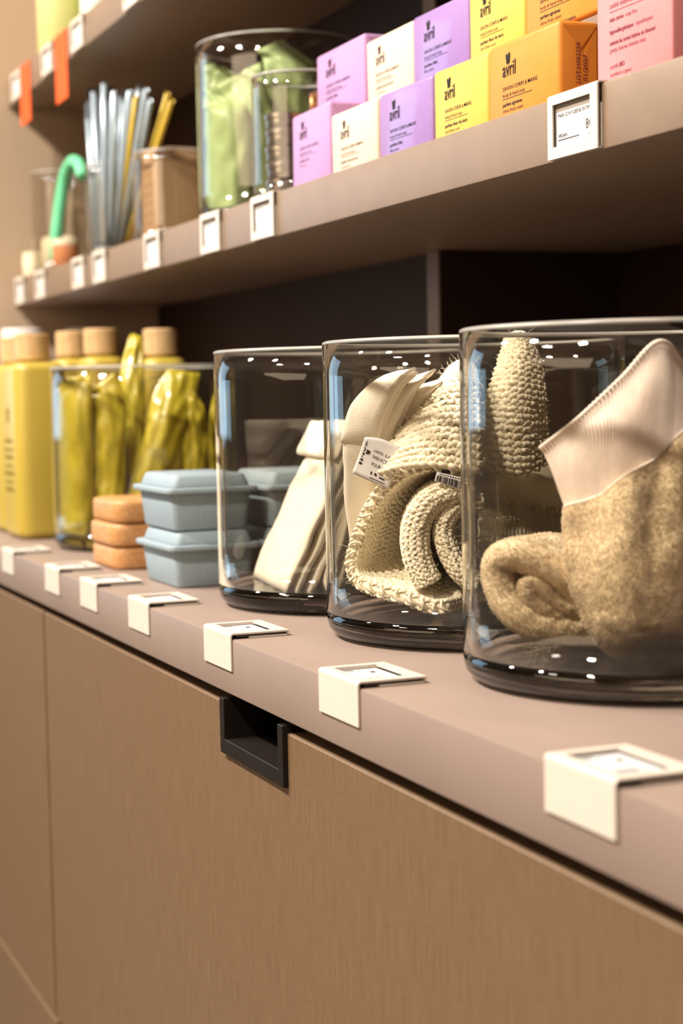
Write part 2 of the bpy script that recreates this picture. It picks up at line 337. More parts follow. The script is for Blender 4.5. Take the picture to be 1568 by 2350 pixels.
# ================================================================ PRICE TAGS
TW, TL, DROP = .058, .0415, .0242
def plate(m, parent, upright):
    """bent strip: a plate with a window, a bend, a short leg; a second ply folded under the plate"""
    t = .0011; wx0, wx1, wy0, wy1 = .10*TW, .86*TW, .16*TL, .82*TL
    # plate plane: x along the edge, y away from the bend, z outward
    def fr_(z):
        o = [(0, .002, z), (TW, .002, z), (TW, TL, z), (0, TL, z)]; i = [(wx0, wy0, z), (wx1, wy0, z), (wx1, wy1, z), (wx0, wy1, z)]; return o+i
    V = fr_(t)+fr_(0); Fc = []
    for a in range(4):
        b = (a+1) % 4
        Fc += [(a, b, 4+b, 4+a), (8+b, 8+a, 12+a, 12+b), (4+a, 4+b, 12+b, 12+a)]
        if a: Fc.append((b, a, 8+a, 8+b))
    # bend and leg
    prof = []; rad = .0022
    for k in range(6):
        an = math.pi/2*k/5; prof.append((.002-math.sin(an)*rad-0.0, t-rad+math.cos(an)*rad, .002-math.sin(an)*(rad-t), t-rad+math.cos(an)*(rad-t)))
    leg = DROP if not upright else .019
    prof.append((.002-rad, -leg, .002-rad+t, -leg))
    k0 = len(V)
    for (ya, za, yb, zb) in prof:
        V += [(0, ya, za), (TW, ya, za), (TW, yb, zb), (0, yb, zb)]
    n = len(prof)
    for i in range(n-1):
        a = k0+4*i; b = a+4
        Fc += [(a+1, a, b, b+1), (a+3, a+2, b+2, b+3), (a+2, a+1, b+1, b+2), (a, a+3, b+3, b)]
    a = k0+4*(n-1); Fc.append((a, a+1, a+2, a+3)[::-1])
    g2 = cat_geo(box(0.0002, TW-.0002, .32*TL, TL-.0004, -.0026, -.0016), box(.0002, TW-.0002, TL-.0012, TL, -.0024, t-.0002))
    fn = (lambda v: (v[0], v[1], v[2])) if not upright else (lambda v: (v[0], -v[2], -v[1]*.93))
    G = cat_geo((V, Fc), g2); pl = mesh('holder', [fn(v) for v in G[0]], G[1] if not upright else G[1], m, parent, False)
    me = pl.data; bm = bmesh.new(); bm.from_mesh(me); bmesh.ops.recalc_face_normals(bm, faces=bm.faces); bm.to_mesh(me); bm.free()
    cy0, cy1 = wy0-.001, wy1+.001
    if upright: cy0 = wy0+.0052
    c = box(wx0+.002 if upright else wx0-.001, wx1+.001, cy0, cy1, -.0014, -.0009)
    mesh('card', [fn(v) for v in c[0]], c[1], M['card'], parent, False)
    bk = box(.001, TW-.001, wy0-.002, wy1+.001, -.0016, -.00145)
    mesh('backing', [fn(v) for v in bk[0]], bk[1], M['backing_ply'], parent, False)
    return fn, (wx0, wx1, wy0, wy1)
def price_tag(x, label, upright=False, z=0, y=0, m=None, printed='lines', group='price tags'):
    t = thing('price_tag', label, 'price tag', (x, y, z), group)
    fn, (wx0, wx1, wy0, wy1) = plate(m or M['tag'], t, upright)
    w, h = wx1-wx0, wy1-wy0
    if upright:   # words read across, top of the card towards the bend
        to = lambda a, b: fn((a, b, -.0008))
        yy = lambda b: b
        if printed == 'vegan':
            g = cat_geo(put('PAIN D\u2019HYGI\u00c8NE INTIME', wx0+.004, 0, w-.0045, .0026), )
            g1 = remap(g, lambda a, b: fn((a, wy0+.0088-b, -.0007)))
            g2 = remap(put('VEGAN', wx0+.004, 0, .0105, .0023, .01), lambda a, b: fn((a, wy1-.0058-b, -.0007)))
            g3 = remap(put('8\u20ac', wx1-.008, 0, .0075, .0068), lambda a, b: fn((a, wy1-.0068-b, -.0007)))
            g4 = remap(bar(wx0+.004, wx0+.0285, -.0003, .0003), lambda a, b: fn((a, wy1-.0042-b, -.0007)))
            mesh('printed_text', *cat_geo(g1, g2, g3, g4), M['ink'], t, False)
            mesh('printed_text', *remap(put('120G', wx1-.0065, 0, .0055, .0018), lambda a, b: fn((a, wy1-.0028-b, -.0007))), M['ink_soft'], t, False)
        else:
            g = cat_geo(bar(wx0+.005, wx0+.013, .0100, .0106), bar(wx0+.005, wx0+.026, .0125, .0131), bar(wx0+.004, wx0+.024, .0270, .0275), bar(wx1-.006, wx1-.002, .021, .024))
            mesh('printed_text', *remap(g, lambda a, b: fn((a, b, -.0007))), M['ink_soft'], t, False)
    else:
        g = cat_geo(bar(wx0+.004, wx0+.005, wy0+.003, wy0+.011), bar(wx0+.007, wx0+.0076, wy0+.003, wy0+.016), bar(wx1-.008, wx1-.0065, wy0+.004, wy0+.020), bar(wx1-.011, wx1-.0102, wy0+.004, wy0+.016), bar(wx1-.014, wx1-.0134, wy0+.006, wy0+.018), bar(wx0+.012, wx0+.016, wy1-.010, wy1-.007))
        mesh('printed_text', *remap(g, lambda a, b: fn((a, b, -.0007))), M['ink'], t, False)
        sl = cat_geo(bar(wx0, wx0+.0012, wy0, wy1), bar(wx0, wx1, wy1-.0012, wy1))
        mesh('slot_edge', *remap(sl, lambda a, b: fn((a, b, -.0006))), M['ink'], t, False)
    return t
LOW = [(-1.827, 'cream price tag on the worktop edge before the yellow bottle, leftmost on the worktop'), (-1.6190, 'blurred cream price tag on the worktop edge before the jar of yellow sachets'),
       (-1.4790, 'cream price tag on the worktop edge before the stacked wooden soap dishes'), (-1.3190, 'cream price tag on the worktop edge before the stacked blue boxes'),
       (-1.1225, 'cream price tag on the worktop edge before the jar of muslin cloths alone'), (-.9070, 'cream price tag on the worktop edge just right of the black door handle'),
       (-.6420, 'large near price tag on the worktop edge at the right, before the terry mitts')]
for x, l in LOW: price_tag(x, l, False, .0028, -.0012, group='price tags on the worktop edge')
UPR = [(-.9205, 'white price tag reading VEGAN on the middle shelf under the pink box', 'vegan'), (-1.4620, 'white price tag on the middle shelf edge under the small jar of tins', 'lines'), (-1.6110, 'white price tag on the middle shelf edge under the jar of green pouches', 'lines'),
       (-1.8120, 'white price tag on the middle shelf edge under the kraft box', 'lines'), (-2.0370, 'blurred white price tag under the glass of straws, right one of two', 'lines'), (-2.1430, 'blurred white price tag under the glass of straws, left one of two', 'lines'),
       (-2.3600, 'blurred white price tag under the green arched brush', 'lines'), (-2.4950, 'blurred white price tag at the far left end of the middle shelf', 'lines')]
for x, l, p in UPR: price_tag(x, l, True, ZU+.0012, YU-.0028, printed=p, group='price tags on the middle shelf')
M['orange'] = mat('orange_card', '#dc5a2a', .5, .3, .03, 50)
for x, l, m_, L in ((-2.475, 'white tag at the far end of the top shelf, left of both orange tags', 'tag', 0), (-2.4250, 'long orange tag hanging from the top shelf, leftmost of two', 'orange', .080), (-2.279, 'white tag between the two orange tags on the top shelf', 'tag', 0),
                    (-2.2080, 'long orange tag hanging from the top shelf, right one of two', 'orange', .085), (-2.113, 'white tag on the top shelf just right of the orange tags', 'tag', 0), (-1.868, 'white tag on the top shelf edge, rightmost, cut by the frame', 'tag', 0)):
    if L:
        o = mesh('shelf_flag', *cat_geo(rbox(0, .062, -.0012, 0, -L, .001, .0005, 1), rbox(0, .062, -.0012, .02, .0002, .0013, .0004, 1)), M[m_], None, False, (x, YU-.0006, ZT+TH+.0002)); tag(o, l, 'shelf tag', 'tags on the top shelf')
    else: price_tag(x, l, True, ZT+TH+.0012, YU-.0028, group='tags on the top shelf')
# ================================================================ GLASS JARS
JR, JH, JB = .1004, .1963, .0175
def glass_jar(name, label, x, y, z=0, R=JR, H=JH, base=JB, th=.0038, group='glass jars', n=128):
    t = thing(name, label, 'jar', (x, y, z), group)
    rb = R-.0055*R/.1
    def wob(g, k):   # hand-made glass: the wall wanders a little
        V = []
        for v in g[0]:
            d = .0005*R/.1*noise.noise(Vector((v[0]*14+k, v[1]*14, v[2]*11))); r = math.hypot(v[0], v[1])+1e-9
            V.append((v[0]*(1+d/r), v[1]*(1+d/r), v[2]))
        return V, g[1]
    ht = H-.0026
    prof = [(R, base+(ht-base)*i/8) for i in range(9)]+[(R-th, ht-(ht-base)*i/8) for i in range(9)]
    mesh('rim', *wob(lathe([(R, ht+.0001), (R, H-.0016), (R-th*.12, H-.0006), (R-th*.5, H), (R-th*.88, H-.0006), (R-th, H-.0016), (R-th, ht+.0001)], n, True), x*7), M['rim_glass'], t)
    mesh('wall', *wob(lathe(prof, n, True), x*7), M['glass'], t)
    zz = [0, .0008, .003, .0065, .011]; rr = [rb-.006, rb-.003, rb+.0012, R-.0012, R-.0002]
    pb = [(0, 0.0012), (rb-.012, .0006)]+[(r, q*base/JB) for r, q in zip(rr, zz)]+[(R-.00005, base-.0002), (R-th, base-.0002), (R-th-.004, base-.0022*base/JB), (R-th-.012, base-.0034*base/JB), (R*.5, base-.0024*base/JB), (0, base-.002*base/JB)]
    mesh('base', *wob(lathe(pb, n), x*7), M['thick_glass'], t)
    return t
J0, J1, J2, J3 = (-1.8090, .155), (-1.2215, .1490), (-1.0160, .1570), (-.8095, .1560)
glass_jar('glass_jar', 'glass jar of yellow sachets beside the yellow bottles', *J0)
glass_jar('glass_jar', 'glass jar holding only cream muslin cloths, beside the blue boxes', *J1)
glass_jar('glass_jar', 'middle of the three near jars, holding muslin and knitted sisal mitts', *J2)
glass_jar('glass_jar', 'largest glass jar, at the right edge, holding beige terry mitts', *J3)
RI = JR-.0045

# ================================================================ CLOTHS
def cloth_mat(name, col, rough=.9, sc=900, b=.4, na=.06):
    m = mat(name, col, rough, .2, na, 120, b, sc, sheen=.25); return m
M['muslin'] = mat('cream_muslin', '#f9efdc', .9, .15, .04, 90, .35, 1400, sheen=.2)
M['sisal'] = mat('sisal_yarn', '#fbf0d8', .85, .2, .06, 160, .05, 1800, sheen=.2)
M['terry'] = mat('beige_terry', '#ffe9c6', .95, .1, .06, 220, .08, 1500, sheen=.3)
M['pile'] = mat('terry_loops', '#ffecce', .95, .1, .06, 220, sheen=.3, thin=.5)
M['rib'] = mat('ribbed_cuff', '#f6e8dd', .95, .1, .05, 200, .08, 1800, sheen=.3)
M['label'] = mat('white_label', '#e6e4e6', .7, .2, .02, 60)
def slab(O, A, B, N, th, na=26, nb=26, rnd=2.6, wob=.0015, seed=0, sag=0):
    """soft pad: O corner, A and B edge vectors, N unit thickness direction; edges round off like folded cloth"""
    O, A, B, N = [np.array(v, float) for v in (O, A, B, N)]
    V = []; sides = []
    for s in (1, -1):
        for j in range(nb):
            for i in range(na):
                u = i/(na-1); v = j/(nb-1)
                eu = 1-abs(2*u-1)**14; ev = 1-abs(2*v-1)**14
                e = max(eu*ev, 0)**.5
                p = O+A*u+B*v
                d = wob*noise.noise(Vector(p*38+seed*5.3))+.4*wob*noise.noise(Vector(p*110+seed))
                V.append(p+N*(s*th/2*(.25+.75*e)+d+sag*(2*u-1)**2))
    k = na*nb; Fc = grid_faces(na, nb)+grid_faces(na, nb, k, True)
    ring = [i for i in range(na)]+[j*na+na-1 for j in range(1, nb)]+[(nb-1)*na+i for i in range(na-2, -1, -1)]+[j*na for j in range(nb-2, 0, -1)]
    for a in range(len(ring)):
        p, q = ring[a], ring[(a+1) % len(ring)]; Fc.append((q, p, p+k, q+k))
    return V, Fc
def inside(G, C, R, z0=None):
    d = G[..., :2]-np.array(C); l = np.linalg.norm(d, axis=-1, keepdims=True); k = np.minimum(1, R/np.maximum(l, 1e-9)); G = G.copy(); G[..., :2] = np.array(C)+d*k
    if z0 is not None: G[..., 2] = np.maximum(G[..., 2], z0)
    return G
def recalc(o):
    bm = bmesh.new(); bm.from_mesh(o.data); bmesh.ops.recalc_face_normals(bm, faces=bm.faces); bm.to_mesh(o.data); bm.free(); return o
def muslin(label, O, A, B, layers, flap, th, seed, loc, k=.9):
    """a folded muslin cloth: layers of the fold one behind another, the outermost turned over at the top as a flap"""
    O, A, B = [np.array(v, float) for v in (O, A, B)]
    N = np.cross(A, B); N /= np.linalg.norm(N)
    if N[1] > 0: N = -N           # N looks towards the aisle
    t = thing('muslin_cloth', label, 'cloth', loc, 'folded muslin cloths')
    L = np.array(loc)
    for i in range(layers):
        o = O-N*(th*(i+.5))-L; g = slab(o+A*(.015*i), A*(1-.03*i), B*(1-.05*((i*7) % 3)), N, th*1.02, seed=seed+i, wob=.0022)
        recalc(mesh('fold', *g, M['muslin'], t))
    v0 = flap; th2 = th*.8
    g = slab(O+B*v0+N*(th2*.40)-L, A, B*(1.03-v0), N, th2, seed=seed+9, wob=.0022)
    recalc(mesh('flap', *g, M['muslin'], t))
    return t, N
FZ = JB-.0012
a0 = np.array([-1.301, .096, FZ]); a1 = np.array([-1.180, .078, FZ])
muslin('cream folded muslin cloth leaning in its jar, front one', a0, a1-a0, np.array([.003, .058, .119]), 3, .80, .0085, 3, (-1.23, .11, FZ))
b0 = a0+np.array([.012, .032, 0]); b1 = a1+np.array([.008, .030, 0])
muslin('second cream muslin cloth half hidden behind the leaning front one', b0, b1-b0, np.array([-.004, .043, .120]), 2, .78, .0085, 13, (-1.23, .14, FZ))
# middle jar: three cloths standing bent, their folded ends towards the camera
def bent(rows, dx, dt, dtop, jar, th, seed, loc, name, parent, v0=0):
    R3 = []
    for k, (xl, yl, xr, yr, t) in enumerate(rows):
        f = k/(len(rows)-1); R3.append([(xl+dx, yl+dtop*f, t+dt+.03), ((xl+xr)/2+dx, (yl+yr)/2+dtop*f, t+dt-.01), (xr+dx, yr+dtop*f, t+dt-.02)])
    G = loft([[in_jar(x, y, t, jar, RI-.003) for x, y, t in r] for r in R3], 22, 34)
    G = G+np.array([[[noise.noise(Vector(G[j, i]*45+seed*3))*.0016]*3 for i in range(22)] for j in range(34)])
    tt = np.array([[th*(.35+.65*min(1, 6*min(i, 21-i)/21, 9*min(j, 33-j)/33)**.6) for i in range(22)] for j in range(34)])
    if v0: G, tt = G[int(34*v0):], tt[int(34*v0):]
    G = inside(G, jar, RI-.004, FZ+.004)
    return recalc(mesh(name, *sheet(G-np.array(loc), tt), M['muslin'], parent))
RW = [(806, 1330, 850, 1335, .66), (790, 1200, 850, 1205, .58), (783, 1085, 856, 1092, .46), (783, 1015, 868, 1008, .36), (806, 935, 888, 945, .30), (850, 893, 915, 885, .28), (905, 868, 950, 845, .28)]
RF = [(786, 1014, 872, 1006, .33), (797, 960, 880, 965, .28), (812, 925, 893, 930, .26), (845, 893, 915, 885, .25), (905, 866, 957, 841, .25)]
jl = (-1.06, .13, FZ)
CL = None
for i, lab in enumerate(('cream muslin cloth with a white care label, beside the sisal mitt', 'second cream muslin cloth, behind the one with the care label', 'rearmost cream muslin cloth in the jar of sisal mitts')):
    t_ = thing('muslin_cloth', lab, 'cloth', jl, 'folded muslin cloths'); CL = CL or t_
    for q in range(3 if i == 0 else 2):
        k = (0, 3, 5)[i]+q; bent(RW, 8+21*k, .035*k, (8, 22, 2, 30, 14, 34, 24)[k], J2, .0085, 50+k, jl, 'fold', t_)
    if i == 0: bent(RF, 0, -.02, 0, J2, .0085, 70, jl, 'flap', t_)
# care label sewn to the front cloth of the middle jar
q = [[in_jar(x, y, .19+.012*c, J2, RI) for c, (x, y) in enumerate(row)] for row in (((838, 1003), (858, 1004), (884, 1010), (918, 1026)), ((826, 1040), (848, 1045), (872, 1055), (906, 1072)), ((809, 1085), (838, 1099), (866, 1111), (893, 1123)))]
q = np.array(q); q += (np.array([-1.075, .089, 0])-q[1, 1])*np.array([1, 1, 0])*0
LG = loft(q, 16, 12)
LG = LG - np.array(CL.location)
lb = recalc(mesh('care_label', *sheet(LG, .0006), M['label'], CL)); tag(lb, 'white printed care label')
NL = normals(LG); NL *= np.sign((NL.reshape(-1, 3).mean(0)@(CAM-np.array(CL.location)-LG.reshape(-1, 3).mean(0))))
def on_label(a, b):
    i = min(max(a, 0), .999)*(LG.shape[1]-1); j = min(max(b, 0), .999)*(LG.shape[0]-1); i0, j0 = int(i), int(j); fi, fj = i-i0, j-j0
    p = (LG[j0, i0]*(1-fi)+LG[j0, i0+1]*fi)*(1-fj)+(LG[j0+1, i0]*(1-fi)+LG[j0+1, i0+1]*fi)*fj
    return tuple(p+NL[j0, i0]*.0006)
up90 = lambda g, x, y: ([(x-v[1], y+v[0], 0) for v in g[0]], g[1])
prt = [up90(put('avril', 0, 0, .62, .09, .02), .17, .12), up90(flower(0, 0, .12), .27, .42)]
for s_t, y_t, w_t, h_t in (('100% LIN', .38, .5, .07), ('ENDUCTION', .53, .55, .08), ('POUR EN', .69, .42, .08)): prt.append(put(s_t, .46, y_t, w_t, h_t))
prt = [([(v[0], v[1], 0) for v in g[0]], g[1]) for g in prt[:2]]+[([(v[0], 2*y0-v[1], 0) for v in g[0]], g[1]) for g, y0 in zip(prt[2:], (.38, .53, .69))]
prt += [bar(.46, .50, .80, .86), ell(.60, .83, .035, .03), bar(.70, .84, .84, .87), bar(.45, .86, .92, .935)]
lt = mesh('printed_text', *remap(cat_geo(*prt), on_label), M['ink'], lb, False)

# ---- knitted sisal: a sheet covered with looped stitches
def knit(G, rows, cols, r, side=1, amp=.5, jit=.12, seed=0, ppl=10):
    """yarn chains lying on the surface given by grid G, on its side 'side'"""
    N = normals(G)*side; nv, nu = G.shape[:2]; R_ = np.random.default_rng(seed); gs = []
    def at(u, v):
        i = min(max(u, 0), 1)*(nu-1); j = min(max(v, 0), 1)*(nv-1); i0, j0 = min(int(i), nu-2), min(int(j), nv-2); fi, fj = i-i0, j-j0
        f = lambda A: (A[j0, i0]*(1-fi)+A[j0, i0+1]*fi)*(1-fj)+(A[j0+1, i0]*(1-fi)+A[j0+1, i0+1]*fi)*fj
        return f(G), f(N)
    for k in range(rows):
        pts = []; n = cols*ppl; ph = R_.uniform(0, 6)
        for i in range(n+1):
            a = 2*math.pi*i/ppl; jt = 1+jit*noise.noise(Vector((i*.13, k*.7, seed)))*3
            u = (i/ppl+.24*math.sin(2*a+.3))/cols; v = (k+.5+amp*jt*math.cos(a)+.12*noise.noise(Vector((i*.05, k*3.1, seed+5))))/rows
            p, nn = at(u, v); pts.append(p+nn*(r*(.75+.75*math.cos(2*a+.8)*jt)))
        gs.append(tube(pts, r*(.9+.2*R_.random()), 5))
    return cat_geo(*gs)
def fibres(P, N, n, L, seed):
    R_ = np.random.default_rng(seed); gs = []
    for _ in range(n):
        i = R_.integers(len(P)); d = N[i]+R_.normal(0, .8, 3); d /= np.linalg.norm(d); b = R_.normal(0, .6, 3); l = L*(.4+R_.random())
        gs.append(tube([P[i]-d*.0005, P[i]+d*l*.5+b*l*.12, P[i]+d*l+b*l*.45], .00009, 3, False))
    return cat_geo(*gs)
def knitted(name, parent, G, rows, cols, r, loc, seed, sides=(1,), th=.003, fuzz=90, edge=True):
    G = G-np.array(loc); base = recalc(mesh(name, *sheet(G, th), M['sisal'], parent))
    for s_d in sides:
        tag(mesh('knit_stitches', *knit(G+normals(G)*s_d*(th/2-.0003), rows, cols, r, s_d, jit=.28, seed=seed+s_d), M['sisal'], base), kind='stuff')
    if fuzz:
        N = normals(G).reshape(-1, 3)*sides[0]; P = G.reshape(-1, 3)+N*th/2
        tag(mesh('loose_fibres', *fibres(P, N, fuzz, .007, seed), M['sisal'], base, False), kind='stuff')
    if edge:   # crocheted border: a looped cord round the front and rear rims
        gs = []
        for e_ in ((G[:, 0], G[:, -1], G[0], G[-1]) if edge == 'all' else (G[0],) if edge == 'front' else (G[0], G[-1])):
            L = sum(np.linalg.norm(e_[i+1]-e_[i]) for i in range(len(e_)-1)); n = int(L/.0011); c = spline(e_, n); pts = []
            for i, p in enumerate(c):
                a = i*.85; t = c[min(i+1, n-1)]-c[max(i-1, 0)]; t /= np.linalg.norm(t)+1e-9; x = np.cross(t, [.2, .3, .9]); x /= np.linalg.norm(x); y = np.cross(t, x)
                q = .0030*(1+.7*noise.noise(Vector((i*.11, seed, 0)))); pts.append(p+x*q*math.cos(a)+y*q*math.sin(a)+t*.0012*math.sin(2.3*a))
            gs.append(tube(pts, .0011, 5))
        tag(mesh('crochet_border', *cat_geo(*gs), M['sisal'], base), kind='stuff')
    return base
def swept(curve, dirs, n, m_, jar, t0=None):
    """pixel curve with a depth for each point, swept back along 'dirs' (world vectors)"""
    P = [in_jar(x, y, t, jar, RI-.003) for x, y, t in curve]
    return loft([[p+np.array(d) for p in P] for d in dirs], n, m_)
sl = (-1.00, .15, JB-.001)
mitt = thing('sisal_mitt', 'rolled knitted sisal mitt with a small barcode in the middle near jar', 'mitt', sl, 'sisal mitts')
BK = [(0, 0, 0), (-.010, .012, .0), (-.018, .030, .003), (-.020, .052, .005), (-.012, .080, .006)]
def lobe_edge(G, th, seed):
    nn = normals(G); A_, B_ = G[0]+nn[0]*th/2, G[0]-nn[0]*th/2; o_ = G[0]-G[1]; o_ /= np.linalg.norm(o_, axis=1, keepdims=True)
    E_ = np.stack([A_, (A_*.85+B_*.15)+o_*th*.25, (A_+B_)/2+o_*th*.4, (A_*.15+B_*.85)+o_*th*.25, B_]); ne = normals(E_); s_e = np.sign((ne.reshape(-1, 3)*np.repeat(o_[None], 5, 0).reshape(-1, 3)).sum())
    e_ = recalc(mesh('knit_edge', *sheet(E_, .001), M['sisal'], mitt)); L = np.linalg.norm(np.diff(G[0], axis=0), axis=1).sum()
    tag(mesh('knit_stitches', *knit(E_, max(4, int(th/.0026)), int(L/.0035), .0013, s_e, jit=.3, seed=seed+40), M['sisal'], e_), kind='stuff')
c1 = [(1030, 1392, .12), (985, 1392, .12), (930, 1372, .13), (865, 1355, .16), (822, 1335, .22), (806, 1300, .27), (815, 1250, .28), (832, 1205, .28), (852, 1160, .27), (885, 1115, .25), (930, 1082, .23), (975, 1066, .21)]
G1 = inside(swept(c1, BK, 60, 16, J2), J2, RI-.006, JB+.004)
knitted('outer_fold', mitt, G1, 14, 44, .0013, sl, 1, (1, -1), .005, 160, 'front')
c2 = [(1085, 1118, .20), (1035, 1130, .19), (990, 1152, .18), (962, 1195, .17), (955, 1245, .165), (964, 1295, .16), (985, 1340, .16)]
BK2 = [(0, 0, 0), (-.020, .008, 0), (-.04, .018, .001), (-.055, .030, .002)]
G2 = inside(swept(c2, BK2, 50, 14, J2), J2, RI-.009, JB+.008)
knitted('inner_roll', mitt, G2, 14, 34, .0014, sl, 2, (1, -1), .013, 120, False)
lobe_edge(G2-np.array(sl), .013, 2)
c3 = [(1110, 1150, .22), (1060, 1158, .21), (1030, 1180, .2), (1018, 1215, .2), (1028, 1258, .19), (1052, 1305, .18), (1095, 1345, .18)]
G3 = inside(swept(c3, BK2, 44, 14, J2), J2, RI-.007, JB+.004)
knitted('inner_roll', mitt, G3, 14, 30, .0014, sl, 3, (1, -1), .009, 100, False)
lobe_edge(G3-np.array(sl), .009, 3)
# upper flap of the mitt: a bulging knitted panel rising to a point
def knit_panel(rows, nu, nv, name, parent, base, r1, c1_, r, seed, fz):
    G = inside(loft([[in_jar(x, y, t, J2, RI-.004) for x, y, t in q] for q in rows], nu, nv), J2, RI-.005)
    n = normals(G).reshape(-1, 3).mean(0); sd = 1 if n@(CAM-G.reshape(-1, 3).mean(0)) > 0 else -1
    return knitted(name, parent, G, r1, c1_, r, base, seed, (sd,), .005, fz, 'all')
knit_panel([[(868, 1098, .24), (930, 1078, .18), (1000, 1072, .16), (1100, 1088, .18)], [(905, 1035, .30), (965, 1000, .24), (1020, 985, .22), (1100, 985, .25)],
            [(965, 955, .40), (1005, 925, .34), (1045, 908, .32), (1095, 905, .34)], [(1022, 882, .50), (1045, 866, .46), (1066, 858, .44), (1085, 864, .44)], [(1044, 856, .56), (1054, 846, .54), (1063, 843, .53), (1072, 848, .53)]], 34, 34, 'upper_flap', mitt, sl, 22, 13, .0019, 4, 260)
# the second mitt lies behind, its knitted rim showing as a level band
sl2 = (-.98, .20, JB-.001)
m2 = thing('sisal_mitt', 'second sisal mitt, its pointed tip standing up to the rim of the middle jar', 'mitt', sl2, 'sisal mitts')
rows = [[(1090, 1150, .55), (1150, 1140, .5), (1220, 1150, .5), (1300, 1165, .55)], [(1090, 1125, .5), (1150, 1112, .44), (1220, 1118, .44), (1300, 1130, .5)], [(1095, 1100, .55), (1150, 1088, .5), (1220, 1092, .5), (1300, 1098, .55)], [(1100, 1096, .68), (1150, 1080, .68), (1220, 1080, .68), (1300, 1088, .68)], [(1100, 1300, .72), (1150, 1310, .72), (1220, 1310, .72), (1300, 1300, .72)], [(1100, 1400, .66), (1150, 1405, .66), (1220, 1400, .66), (1290, 1390, .66)]]
G5 = inside(loft([[in_jar(x, y, t, J2, RI-.004) for x, y, t in r] for r in rows], 34, 30), J2, RI-.005, JB+.003)
n5 = normals(G5); sd = 1 if (n5.reshape(-1, 3).mean(0)@(CAM-G5.reshape(-1, 3).mean(0))) > 0 else -1
knitted('folded_sheet', m2, G5, 26, 24, .0015, sl2, 6, (sd,), .005, 120, 'front')
knit_panel([[(1098, 1066, .40), (1140, 1080, .34), (1195, 1086, .36), (1250, 1062, .46)], [(1112, 985, .42), (1150, 985, .36), (1195, 988, .38), (1244, 985, .48)],
            [(1134, 905, .46), (1165, 900, .40), (1198, 902, .42), (1240, 908, .50)], [(1158, 835, .52), (1178, 828, .48), (1200, 830, .48), (1232, 845, .54)], [(1174, 780, .56), (1184, 774, .55), (1194, 774, .55), (1206, 784, .57)]], 30, 34, 'raised_tip', m2, sl2, 24, 9, .0019, 8, 200)
# barcode sticker on the mitt
bs = np.array([[in_jar(x, y, .145, J2, RI-.003) for x, y in r] for r in (((1003, 1083), (1035, 1090), (1068, 1098)), ((1000, 1093), (1032, 1101), (1066, 1112)), ((998, 1104), (1030, 1115), (1064, 1128)))])
BG = loft(bs, 10, 6)-np.array(sl); NB = normals(BG); NB *= np.sign(NB.reshape(-1, 3).mean(0)@(CAM-np.array(sl)-BG.reshape(-1, 3).mean(0)))
bc = recalc(mesh('barcode_sticker', *sheet(BG, .0005), M['label'], mitt)); tag(bc, 'white barcode sticker')
def on_bc(a, b):
    i = min(max(a, 0), .999)*9; j = min(max(b, 0), .999)*5; i0, j0 = int(i), int(j); fi, fj = i-i0, j-j0
    return tuple((BG[j0, i0]*(1-fi)+BG[j0, i0+1]*fi)*(1-fj)+(BG[j0+1, i0]*(1-fi)+BG[j0+1, i0+1]*fi)*fj+NB[j0, i0]*.0005)
bb = []; xx = .05
while xx < .95:
    wbar = random.choice((.012, .02, .03)); bb.append(bar(xx, xx+wbar, .34, .92)); xx += wbar+random.choice((.012, .018, .026))
for k in range(9): bb.append(bar(.12+.09*k, .17+.09*k, .1, .2))
mesh('printed_text', *remap(cat_geo(*bb), on_bc), M['ink'], bc, False)

# ================================================================ TERRY MITTS (right-hand jar)
def terry_loops(G, n, L, r, seed, side=1, dens=None):
    N = normals(G)*side; nv, nu = G.shape[:2]; R_ = np.random.default_rng(seed); V = []; Fc = []; NN = []
    for _ in range(n):
        u, v = R_.random()*(nu-1.001), R_.random()*(nv-1.001); i, j = int(u), int(v); fi, fj = u-i, v-j
        p = (G[j, i]*(1-fi)+G[j, i+1]*fi)*(1-fj)+(G[j+1, i]*(1-fi)+G[j+1, i+1]*fi)*fj; nn = N[j, i]
        d = nn+R_.normal(0, .45, 3); d /= np.linalg.norm(d); a = np.cross(d, R_.normal(0, 1, 3)); a /= np.linalg.norm(a)+1e-9; b = np.cross(d, a); l = L*(.6+.8*R_.random()); sn = nn+R_.normal(0, .22, 3); NN.append(sn/np.linalg.norm(sn))
        pts = [p-a*r*1.2, p+d*l*.7-a*r*1.5, p+d*l, p+d*l*.7+a*r*1.5, p+a*r*1.2]; k = len(V)
        for q_ in pts: V += [q_+b*r*.6, q_-b*r*.6]
        for s in range(4): Fc.append((k+2*s, k+2*s+1, k+2*s+3, k+2*s+2))
    return (V, Fc), np.array(NN)
def pile(name, g, G_n, parent):
    o = mesh(name, g[0], g[1], M['pile'], parent); nr = np.repeat(G_n, 10, axis=0); o.data.normals_split_custom_set_from_vertices([tuple(v) for v in nr]); return tag(o, kind='stuff')
def bumpy(G, amp, ws, seed, oct=1):
    N = normals(G); nv, nu = G.shape[:2]
    D = np.array([[noise.noise(Vector(G[j, i]*ws+seed*2.7))+.5*noise.noise(Vector(G[j, i]*ws*2.3+seed)) for i in range(nu)] for j in range(nv)])
    return G+N*D[..., None]*amp
ml = (-.79, .16, JB-.001)
mA = thing('terry_mitt', 'beige terry bath mitt with ribbed cuff standing in the right jar', 'mitt', ml, 'terry mitts')
def front_back(rows_px, nu, nv, bulge):
    """rows of (x, y, t): a front surface and, further along the sight lines, a back one meeting it at the side edges"""
    Fg = loft([[in_jar(x, y, t, J3, RI-.003) for x, y, t in r] for r in rows_px], nu, nv)
    Bg = loft([[in_jar(x, y, t+bulge*(1-abs(2*i/(len(r)-1)-1)**2)+.015, J3, RI-.003) for i, (x, y, t) in enumerate(r)] for r in rows_px], nu, nv)
    return Fg, Bg
